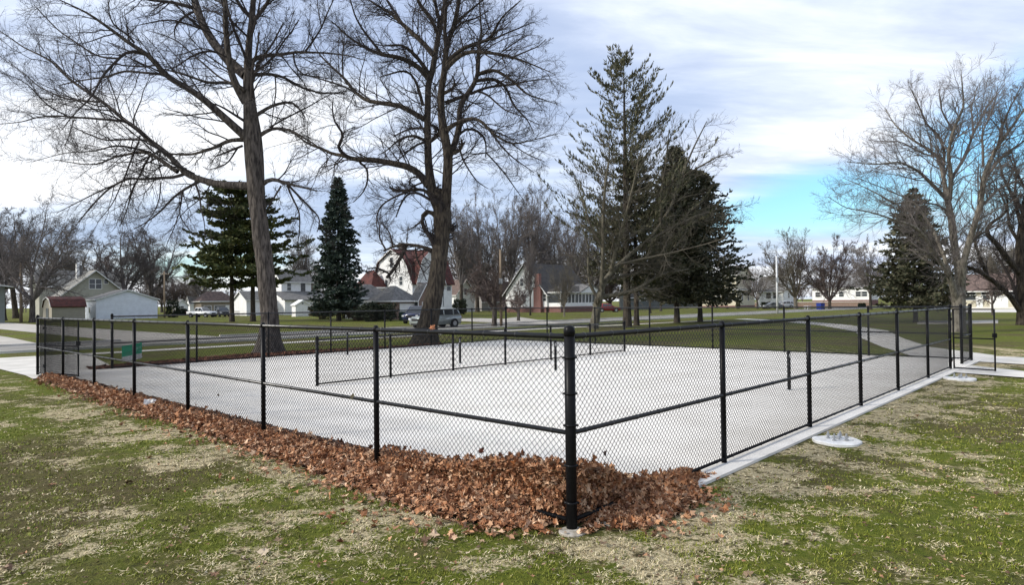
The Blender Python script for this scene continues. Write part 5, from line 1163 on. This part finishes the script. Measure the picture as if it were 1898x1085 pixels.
# 11 white gambrel house with red roof
h = House('gambrel_house', 'big white house with red barn shaped roof behind the forked trunk', 'house', 98, 694, 765, 838, 524, m_white)
h.body(m_brick, 0.6); hr = h.Y(459)
xm = h.px_x(815)
h.gambrel(hr, 'u', m_rred, kx=0.30, kz=0.66)
h.gambrel(hr-0.25, 'v', m_rred, x0=h.px_x(771), x1=xm+0.4, y0=-0.35, y1=h.D/2, kx=0.30, kz=0.66, he=h.he)
h.win('L', h.D*0.52, h.Y(484), 0.8, 1.6); h.win('L', h.D*0.66, h.Y(524), 0.75, 1.2, mull=False); h.win('L', h.D*0.28, h.Y(520), 0.8, 1.3)
for px in (785, 801): h.win('R', h.px_x(px), h.Y(522), 0.8, 1.5, off=-0.0)
h.win('R', h.px_x(817), h.Y(556), 1.2, 2.0); h.win('R', h.px_x(832), h.Y(530), 0.8, 1.4)
h.wmb.box(h.px_x(771), xm+0.4, -0.35, -0.003, 0, h.he+0.003)
h.chimney(h.W*0.25, h.D*0.5, 0.9, 0.9, hr-1, hr+1.0, m_rdark)
h.done()
h = House('white_wing', 'white wing with small red roof left of the barn shaped roof', 'house', 101, 662, 690, 715, 532, m_white)
h.body(); h.hip(h.Y(500), m_rred, ov=0.5); h.win('L', h.D*0.45, h.Y(548), 0.9, 1.4); h.win('L', h.D*0.8, h.Y(548), 0.8, 1.2); h.done()
h = House('porch_wing', 'low white porch wing with grey hip roof behind the wide dark shrub', 'house', 94, 640, 668, 722, 552, m_white)
h.body(); h.hip(h.Y(526), m_rgrey); 
for f_ in (0.2, 0.5, 0.8): h.win('L', h.D*f_, 1.6, 0.9, 1.3)
h.done()
h = House('brick_garage', 'brown brick garage with grey hip roof and a white overhead door', 'garage', 86, 684, 728, 774, 557, m_brickb)
h.body(); h.hip(h.Y(529), m_rgrey); h.door('R', h.px_x(755), h.px_x(769)-h.px_x(741), 2.15, m_white, z0=0.02, name='garage_door'); h.win('L', h.D*0.4, 1.5, 1.0, 1.2); h.done()
h = House('brick_entry', 'small gabled brick entry with white fascia right of the garage door', 'house', 88, 766, 776, 800, 552, m_brickb)
h.body(); h.gable(h.Y(528), 'v', m_rgrey, ov=0.35); h.win('L', h.D*0.45, 1.6, 0.9, 1.4); h.win('R', h.W*0.5, 1.6, 0.9, 1.3); h.done()
# 12 small white gable
h = House('small_gable_house', 'small white gabled house with brown roof right of the forked trunk', 'house', 150, 828, 846, 880, 545, m_white)
h.body(); h.gable(h.Y(519), 'v', m_rbrown, ov=0.4); h.win('R', h.W*0.5, h.Y(541), 0.9, 1.4); h.done()
h = House('brown_roof_house', 'low house with long brown roof behind the grey trunk', 'house', 165, 880, 893, 948, 552, mat('grey_stucco', (0.30, 0.28, 0.26), (0.25, 0.23, 0.22), 3))
h.body(); h.gable(h.Y(522), 'u', m_rbrown, ov=0.4); h.win('R', h.W*0.3, 1.5, 1.4, 1.2); h.win('R', h.W*0.7, 1.5, 1.4, 1.2); h.done()
# 13 brick chimney house
h = House('chimney_house', 'white house with red brick chimney and screened gable porch left of the tall pine', 'house', 132, 938, 1014, 1092, 543, m_white)
h.body(m_brick, h.Y(569)); hr = h.Y(487); h.gable(hr, 'u', m_rdark, ov=0.6)
mb = MB(); yc = h.px_y(1000); mb.box(-0.75, -0.02, yc-0.95, yc+0.95, 0, h.Y(532)); mb.box(-0.75, -0.02, yc-0.6, yc+0.6, h.Y(532), h.Y(507)); part('chimney', mb, m_brick, h.t)
for px in (958, 972): h.win('L', h.px_y(px), h.Y(554), 0.9, 1.7)
h.win('L', h.px_y(968), h.Y(522), 0.9, 1.5); h.win('L', h.px_y(1010), h.Y(552), 0.8, 1.4)
# porch
mb = MB(); x0, x1 = 0.4, h.W+0.3; mb.box(x0, x1, -3.2, -0.04, 0, h.Y(569)); part('porch_base', mb, m_brick, h.t)
mb = MB(); mb.box(x0, x1, -3.2, -0.04, h.Y(569)+0.002, h.Y(562)); mb.box(x0, x1, -3.2, -0.04, h.Y(546), h.Y(542.5))
n = 12
for i in range(n+1):
    xx = x0+(x1-x0-0.16)*i/n; mb.box(xx, xx+0.14, -3.2, -3.06, h.Y(562), h.Y(546))
mb.box(x0, x0+0.14, -3.2, -0.05, h.Y(562), h.Y(546)) if False else None
po = part('porch', mb, m_white, h.t); mb = MB(); mb.box(x0+0.05, x1-0.05, -3.02, -0.1, h.Y(562)+0.002, h.Y(546)-0.002); part('porch_screen', mb, m_glass, po)
h.hip(h.Y(530), m_rdark, x0=x0, x1=x1, y0=-3.2, y1=1.0, ov=0.35, he=h.Y(542.5)+0.1, name='porch_roof')
xa, xb = h.px_x(1052)-0.4, h.px_x(1094); pk = h.Y(529)+0.1; eh = h.Y(544)
mb = MB(); mb.prism([(xa, eh), (xb, eh), ((xa+xb)/2, pk)], 'y', -3.4, 0.5); part('porch_gable', mb, m_white, h.t)
mb = MB()
for sg, pa in ((1, xa), (-1, xb)): mb.prism([(pa-sg*0.4, eh-0.2), ((xa+xb)/2, pk+0.05), ((xa+xb)/2, pk+0.25), (pa-sg*0.4, eh)], 'y', -3.6, 0.6)
part('porch_gable_roof', mb, m_rgrey, h.t)
mb = MB()
for i in range(5): mb.box(x1+0.02+0.28*i, x1+0.02+0.28*(i+1), -2.6, -1.4, 0, h.Y(569)*(1-i/5))
part('steps', mb, m_conc, h.t); h.done()
# 15 dark blue grey house behind the pines
h = House('blue_grey_house', 'dark blue grey house with white framed windows behind the pine trunks', 'house', 158, 1148, 1164, 1300, 546, m_bluegrey)
h.body(); h.gable(h.Y(528), 'u', m_rdark, ov=0.5)
for px in (1184, 1197, 1216, 1246, 1272): h.win('R', h.px_x(px), h.Y(553), 1.5 if px != 1197 else 0.9, 1.3)
h.done()
# 16 cream house
h = House('cream_house', 'cream two storey house with dark gable roof right of the dark spruces', 'house', 168, 1300, 1366, 1399, 537, m_cream)
h.body(m_brick, 0.6); h.hip(h.Y(526), m_rgreen, ov=0.5)
ux0, ux1, uy0, uy1 = 1.5, h.W-0.3, 0.8, h.D*0.45
h.wmb.box(ux0, ux1, uy0, uy1, h.he, h.Y(508)); h.gable(h.Y(491), 'v', m_rdark, x0=ux0, x1=ux1, y0=uy0, y1=uy1, ov=0.6, he=h.Y(508), name='upper_roof')
for px in (1318, 1332, 1346, 1358): h.win('L', h.px_y(px), h.Y(550), 1.2, 1.8)
for px in (1376, 1387): h.win('R', h.px_x(px), h.Y(550), 0.9, 2.0)
h.win('R', (ux0+ux1)/2, h.Y(520), 0.9, 1.5, off=0.8); h.win('L', (uy0+uy1)/2, h.Y(520), 0.9, 1.5, off=1.5); h.done()
# 17 white house + garage
h = House('white_cottage', 'small white house with wide grey roof behind the parked white car', 'house', 176, 1404, 1452, 1472, 538, m_white)
h.body(); h.gable(h.Y(512), 'v', m_rgrey, ov=0.5); 
for px in (1425, 1438): h.win('L', h.px_y(px), h.Y(548), 1.3, 1.5)
h.win('R', h.W/2, h.Y(548), 1.2, 1.4); h.done()
# 18 long white house on a brick bank
h = House('long_white_house', 'long white house above a red brown brick bank, behind the purplish tree', 'house', 190, 1506, 1612, 1624, 533, m_white, W=9)
h.body(m_brick, h.Y(556)); h.gable(h.Y(521), 'v', m_rgrey, ov=0.4)
for px in (1516, 1531, 1545, 1560, 1592, 1602): h.win('L', h.px_y(px), h.Y(545), 1.3 if px < 1590 else 1.6, 1.4)
h.done()
# 20 right house
h = House('cream_ranch_house', 'long cream house with brown roof behind the leaning trunk at right', 'house', 104, 1786, 2080, 2120, 533, m_cream, W=9)
h.body(m_conc, 0.3); h.gable(h.Y(501), 'v', m_rbrown, ov=0.6)
for px in (1797, 1832, 1884, 1930): h.win('L', h.px_y(px), h.Y(544), 1.9, 1.7)
h.door('L', h.px_y(1852), 2.6, 2.2, m_trim); h.door('L', h.px_y(1816), 1.0, 2.1, m_trim); h.done()
h = House('dark_roof_house', 'dark brown roofed house rising over the cream house at the right edge', 'house', 124, 1862, 2050, 2070, 482, m_rbrown, W=9)
h.body(); h.gable(h.Y(455), 'v', m_rdark, ov=0.5); h.win('L', h.px_y(1885), h.Y(500), 1.2, 1.4); h.done()
# white low garage right of the dark spruce
h = House('low_white_building', 'low white building peeking out under the right spruce', 'building', 130, 1722, 1772, 1776, 556, m_white, W=6)
h.body(); h.gable(h.Y(545), 'v', m_rgrey, ov=0.3); h.door('L', h.D*0.4, 2.5, 2.0, m_trim); h.done()

# ------------------------------------------------------------------ poles, bins, small things
def pole(name, label, px, D, top, r, m, arm=None, base_y=None):
    p = at(px, D); H = hgt(px, D, top); t = thing(name, label, 'pole', p)
    mb = MB(); mb.tube([(0, 0, -0.1), (0, 0, H*0.5), (0, 0, H)], [r*1.25, r*1.05, r*0.85], 10); part('shaft', mb, m, t, True)
    if arm == 'cross':
        mb = MB(); mb.box(-0.9, 0.9, -0.06, 0.06, H-0.6, H-0.48); part('crossarm', mb, m, t)
        for x_ in (-0.8, -0.3, 0.3, 0.8): mb = MB(); mb.tube([(x_, 0, H-0.48), (x_, 0, H-0.3)], 0.04, 6); part('insulator', mb, m_trim, t)
    if arm == 'cap': mb = MB(); mb.tube([(0, 0, H), (0, 0, H+0.12)], [r*1.1, r*0.4], 8); part('cap', mb, m_rubber, t); mb = MB(); mb.box(-0.16, 0.16, -0.28, -0.1, H*0.55, H*0.62); part('meter_box', mb, m_steel, t)
    return t
pole('utility_pole', 'weathered wooden pole standing left of the beige house', 39, 96, 487, 0.18, m_wood, 'cap')
pole('utility_pole', 'tan wooden pole rising beside the stout grey trunk', 929, 59, 462, 0.11, m_wood, 'cap')
pole('utility_pole', 'thin pale pole right of the pale blue garage', 305, 122, 503, 0.13, m_wood, 'cross')
pole('flag_pole', 'slim white metal pole at the right, before the white parked car', 1441, 96, 474, 0.13, m_polew, 'cap')
def bin_(px, D, w, h_, col, label):
    t = thing('wheelie_bin', label, 'bin', at(px, D), 0.4); mb = MB(); mb.prism([(-w*0.42, 0.05), (w*0.42, 0.05), (w*0.5, h_*0.9), (-w*0.5, h_*0.9)], 'y', -w*0.5, w*0.5); part('body', mb, col, t)
    mb = MB(); mb.prism([(-w*0.54, h_*0.9+0.004), (w*0.56, h_*0.9+0.004), (w*0.5, h_*0.97), (-w*0.3, h_)], 'y', -w*0.54, w*0.54); part('lid', mb, col, t)
    for s_ in (-1, 1): mb = MB(); mb.tube([(w*0.4, s_*w*0.42, 0.12), (w*0.4, s_*w*0.5, 0.12)], 0.12, 10); part('wheel', mb, m_rubber, t)
bin_(746, 81, 0.8, 1.15, mat('dark_green_plastic', (0.015, 0.04, 0.03), None, 4, rough=0.5), 'dark green bin beside the white garage door')
bin_(1521, 128, 1.1, 1.3, mat('blue_plastic', (0.02, 0.04, 0.22), None, 4, rough=0.5), 'blue bin under the purplish tree at right')
# park bench-like grey block and white rails on the right lawn
t = thing('picnic_table', 'small pale table before the brick bank, under the purplish tree', 'table', at(1497, 128), TH)
mb = MB(); mb.box(-1.0, 1.0, -0.4, 0.4, 0.72, 0.78); part('tabletop', mb, m_polew, t)
for s_ in (-1, 1):
    mb = MB(); mb.box(-1.0, 1.0, s_*0.75-0.14, s_*0.75+0.14, 0.42, 0.46); part('seat', mb, m_polew, t)
    mb = MB(); mb.box(s_*0.75-0.04, s_*0.75+0.04, -0.75, 0.75, 0.36, 0.42); mb.box(s_*0.75-0.04, s_*0.75+0.04, -0.3, -0.2, 0, 0.72); mb.box(s_*0.75-0.04, s_*0.75+0.04, 0.2, 0.3, 0, 0.72); part('leg', mb, m_polew, t)
t = thing('brick_wall', 'low red brown brick wall below the long white house', 'wall', at(1612, 165), TH); mb = MB(); mb.box(-0.3, 0.3, 0, 30, 0, 1.2); part('wall', mb, m_brickb, t); mb = MB(); mb.box(-0.4, 0.4, -0.1, 30.1, 1.2, 1.32); part('coping', mb, m_path, t)

# ------------------------------------------------------------------ vehicles
def wheel(t, x, y, r, w=0.22, rimm=m_steel):
    mb = MB(); mb.tube([(x, y-w/2, r), (x, y-w/2+0.03, r), (x, y+w/2-0.03, r), (x, y+w/2, r)], [r*0.92, r, r, r*0.92], 24); wl = part('wheel', mb, m_rubber, t, False)
    mb = MB(); s_ = -1 if y < 0 else 1; yo = y+s_*(w/2-0.02)
    mb.tube([(x, yo, r), (x, yo+s_*0.035, r)], [r*0.62, r*0.58], 20)
    part('rim', mb, rimm, wl)
    return wl
def vehicle(name, label, cat, p, rz, L, Wd, low, top, paint, wr, wx, wins, front_w=None, group=None, bed=None, rear_light=True):
    """low: side outline (x,z) of the lower body; top: outline of the cabin (glass house); x forward"""
    import bmesh
    t = thing(name, label, cat, p, rz, group)
    def loft(outline, ws, m, nm, parent=t, bev=0.05):
        # ws(z) half width
        n = len(outline); vs = []; 
        for s_ in (-1, 1):
            for (x, z) in outline: vs.append((x, s_*ws(x, z), z))
        fs = [tuple(range(n)), tuple(range(2*n-1, n-1, -1))]+[(i, (i+1) % n, n+(i+1) % n, n+i) for i in range(n)]
        mb = MB(); mb.add(vs, fs); me = mb.mesh(nm, m, False); bm = bmesh.new(); bm.from_mesh(me)
        bmesh.ops.bevel(bm, geom=[e for e in bm.edges if e.calc_face_angle(0) > 0.35], offset=bev, segments=2, affect='EDGES', clamp_overlap=True); bm.to_mesh(me); bm.free()
        for pl in me.polygons: pl.use_smooth = True
        return part(nm, me, None, parent)
    hw = Wd/2; zt = max(z for x, z in top); zb = min(z for x, z in top); xmx = max(x for x, z in low); xmn = min(x for x, z in low)
    def wl_(x, z):
        e = 1.0
        if x > xmx-0.5: e = 0.90+0.10*(xmx-x)/0.5
        if x < xmn+0.3: e = 0.94+0.06*(x-xmn)/0.3
        return hw*e*(0.985 if z < 0.45 else 1.0)
    def wt_(x, z): return hw*(0.97-0.17*(z-zb)/(zt-zb))
    loft(low, wl_, paint, 'body'); loft(top, wt_, paint, 'cabin', bev=0.04)
    for (nm, poly, kind) in wins:
        mb = MB()
        if kind == 'side':
            for s_ in (-1, 1):
                o_ = [(x, s_*(wt_(x, z)+0.012), z) for x, z in poly]; i_ = [(x, s_*(wt_(x, z)-0.03), z) for x, z in poly]; n = len(poly)
                mb2 = MB(); mb2.add(o_+i_, [tuple(range(n)), tuple(range(2*n-1, n-1, -1))]+[(i, (i+1) % n, n+(i+1) % n, n+i) for i in range(n)]); part(nm, mb2, m_glass, t)
        else:
            (xa, za), (xb, zb_) = poly; wa, wb = wt_(xa, za)*0.88, wt_(xb, zb_)*0.88
            dx, dz = zb_-za, -(xb-xa); l_ = math.hypot(dx, dz); dx, dz = dx/l_*0.014, dz/l_*0.014
            if kind == 'rear': dx, dz = -abs(dx), abs(dz)
            else: dx, dz = abs(dx), abs(dz)
            mb.add([(xa+dx, -wa, za+dz), (xa+dx, wa, za+dz), (xb+dx, wb, zb_+dz), (xb+dx, -wb, zb_+dz), (xa-dx, -wa, za-dz), (xa-dx, wa, za-dz), (xb-dx, wb, zb_-dz), (xb-dx, -wb, zb_-dz)], [(0, 1, 2, 3), (7, 6, 5, 4), (0, 4, 5, 1), (1, 5, 6, 2), (2, 6, 7, 3), (3, 7, 4, 0)])
            part(nm, mb, m_glass, t)
    for x in wx:
        for s_ in (-1, 1):
            mb = MB(); mb.tube([(x, s_*(hw-0.25), wr*1.02), (x, s_*(hw+0.006), wr*1.02)], wr*1.16, 24); part('wheel_arch', mb, m_rubber, t)
            wheel(t, x, s_*(hw-0.09), wr)
    ml = mat('headlamp_glass', (0.75, 0.76, 0.78), None, 3, rough=0.15); mrl = mat('tail_lamp_red', (0.35, 0.02, 0.02), None, 3, rough=0.3)
    zf = 0.72*max(z for x, z in low)
    for s_ in (-1, 1):
        mb = MB(); mb.box(xmx-0.16, xmx-0.01, s_*hw*0.80-0.16, s_*hw*0.80+0.10*s_*0+0.10, zf-0.07, zf+0.09); part('headlight', mb, ml, t)
        mb = MB(); mb.box(xmn-0.008, xmn+0.12, s_*hw*0.84-0.10, s_*hw*0.84+0.08, zf, zf+0.22); part('tail_light', mb, mrl, t)
        mb = MB(); xm_ = max(x for x, z in top if z < zb+0.05)-0.55; mb.box(xm_-0.08, xm_+0.06, s_*(hw+0.02)-0.09, s_*(hw+0.02)+0.09, zb+0.02, zb+0.18); part('mirror', mb, paint, t)
    mb = MB(); mb.box(xmx-0.06, xmx+0.006, -hw*0.48, hw*0.48, zf-0.16, zf+0.04); mb.box(xmx-0.05, xmx+0.01, -hw*0.6, hw*0.6, 0.30, 0.42); part('grille', mb, m_rubber, t)
    return t
p_silver = mat('silver_paint', (0.36, 0.40, 0.39), (0.34, 0.38, 0.37), 2, rough=0.28, metal=0.35, coat=0.6)
p_white = mat('white_paint', (0.72, 0.73, 0.74), (0.68, 0.69, 0.7), 2, rough=0.3, coat=0.5)
p_black = mat('black_blue_paint', (0.012, 0.014, 0.02), None, 2, rough=0.25, coat=0.6)
p_blue = mat('dark_blue_paint', (0.015, 0.022, 0.07), None, 2, rough=0.25, coat=0.6)
p_red = mat('dark_red_paint', (0.24, 0.018, 0.028), None, 2, rough=0.3, coat=0.5)
suv_low = [(-2.25, 0.42), (-2.30, 0.75), (-2.26, 1.05), (-1.0, 1.10), (1.0, 1.06), (2.0, 0.98), (2.28, 0.80), (2.32, 0.45), (2.2, 0.28), (-2.15, 0.28)]
suv_top = [(-2.20, 1.05), (-1.98, 1.45), (-1.75, 1.66), (-0.6, 1.72), (0.25, 1.66), (1.12, 1.05)]
suv_w = [('rear_window', [(-1.36, 1.12), (-1.42, 1.56), (-1.78, 1.54), (-2.0, 1.14)], 'side'), ('side_window', [(-0.25, 1.12), (-0.28, 1.61), (-1.25, 1.60), (-1.22, 1.12)], 'side'), ('front_window', [(0.92, 1.12), (0.18, 1.58), (-0.16, 1.60), (-0.13, 1.12)], 'side'),
         ('windscreen', [(1.05, 1.10), (0.32, 1.62)], 'front'), ('back_window', [(-2.18, 1.12), (-1.86, 1.56)], 'rear')]
pm_ = (G(775, 607)+G(852, 603))/2
p_s = at(808, 57.5)
vehicle('suv', 'silver grey sport utility car parked on the road, half hidden by the forked trunk', 'car', p_s, TH+math.pi, 4.6, 1.86, suv_low, suv_top, p_silver, 0.36, (1.42, -1.40), suv_w)
pk_low = [(-2.85, 0.55), (-2.88, 1.12), (-0.75, 1.14), (0.95, 1.14), (2.6, 1.08), (2.85, 0.92), (2.88, 0.5), (2.7, 0.38), (-2.7, 0.42)]
pk_top = [(-0.95, 1.12), (-0.82, 1.75), (-0.5, 1.86), (0.55, 1.84), (1.35, 1.12)]
pk_w = [('side_window', [(-0.80, 1.2), (-0.68, 1.7), (-0.1, 1.76), (-0.08, 1.2)], 'side'), ('front_window', [(1.1, 1.2), (0.48, 1.74), (0.02, 1.76), (0.04, 1.2)], 'side'), ('windscreen', [(1.3, 1.16), (0.6, 1.80)], 'front'), ('back_window', [(-0.93, 1.2), (-0.80, 1.74)], 'rear')]
vehicle('pickup_truck', 'white pickup truck parked at the far left road edge', 'pickup truck', at(374, 124), -0.35, 5.8, 1.95, pk_low, pk_top, p_white, 0.4, (1.85, -1.75), pk_w, group=None)
vehicle('pickup_truck', 'black pickup truck parked just right of the white pickup', 'pickup truck', at(412, 127), -0.95, 5.8, 1.95, pk_low, pk_top, p_black, 0.4, (1.85, -1.75), pk_w)
vehicle('pickup_truck', 'dark blue pickup truck in the driveway behind the forked trunk', 'pickup truck', at(775, 72), TH+math.pi+0.6, 5.6, 1.9, pk_low, pk_top, p_blue, 0.4, (1.85, -1.75), pk_w)
sd_low = [(-2.3, 0.4), (-2.32, 0.85), (-1.7, 0.98), (0.9, 0.95), (2.1, 0.80), (2.35, 0.6), (2.32, 0.32), (-2.2, 0.28)]
sd_top = [(-1.85, 0.94), (-1.1, 1.38), (-0.2, 1.46), (0.35, 1.40), (1.2, 0.93)]
sd_w = [('side_window', [(-0.35, 1.0), (-0.38, 1.36), (-1.0, 1.32), (-1.4, 1.02)], 'side'), ('front_window', [(1.0, 1.0), (0.28, 1.34), (-0.25, 1.37), (-0.22, 1.0)], 'side'), ('windscreen', [(1.15, 0.97), (0.4, 1.38)], 'front'), ('back_window', [(-1.8, 0.98), (-1.15, 1.35)], 'rear')]
vehicle('red_suv', 'dark red car parked behind the trunk of the forked pale tree', 'car', at(1127, 128), 0.1, 4.6, 1.85, suv_low, suv_top, p_red, 0.36, (1.42, -1.40), suv_w)
vehicle('white_suv', 'white car parked by the white house behind the slim white pole', 'car', at(1452, 150), math.pi+0.15, 4.6, 1.86, suv_low, suv_top, p_white, 0.36, (1.42, -1.40), suv_w)
vehicle('grey_sedan', 'low grey sedan parked left of the white car', 'car', at(1431, 146), math.pi+0.1, 4.6, 1.8, sd_low, sd_top, mat('grey_paint', (0.12, 0.13, 0.14), None, 2, rough=0.3, coat=0.5), 0.33, (1.45, -1.40), sd_w)
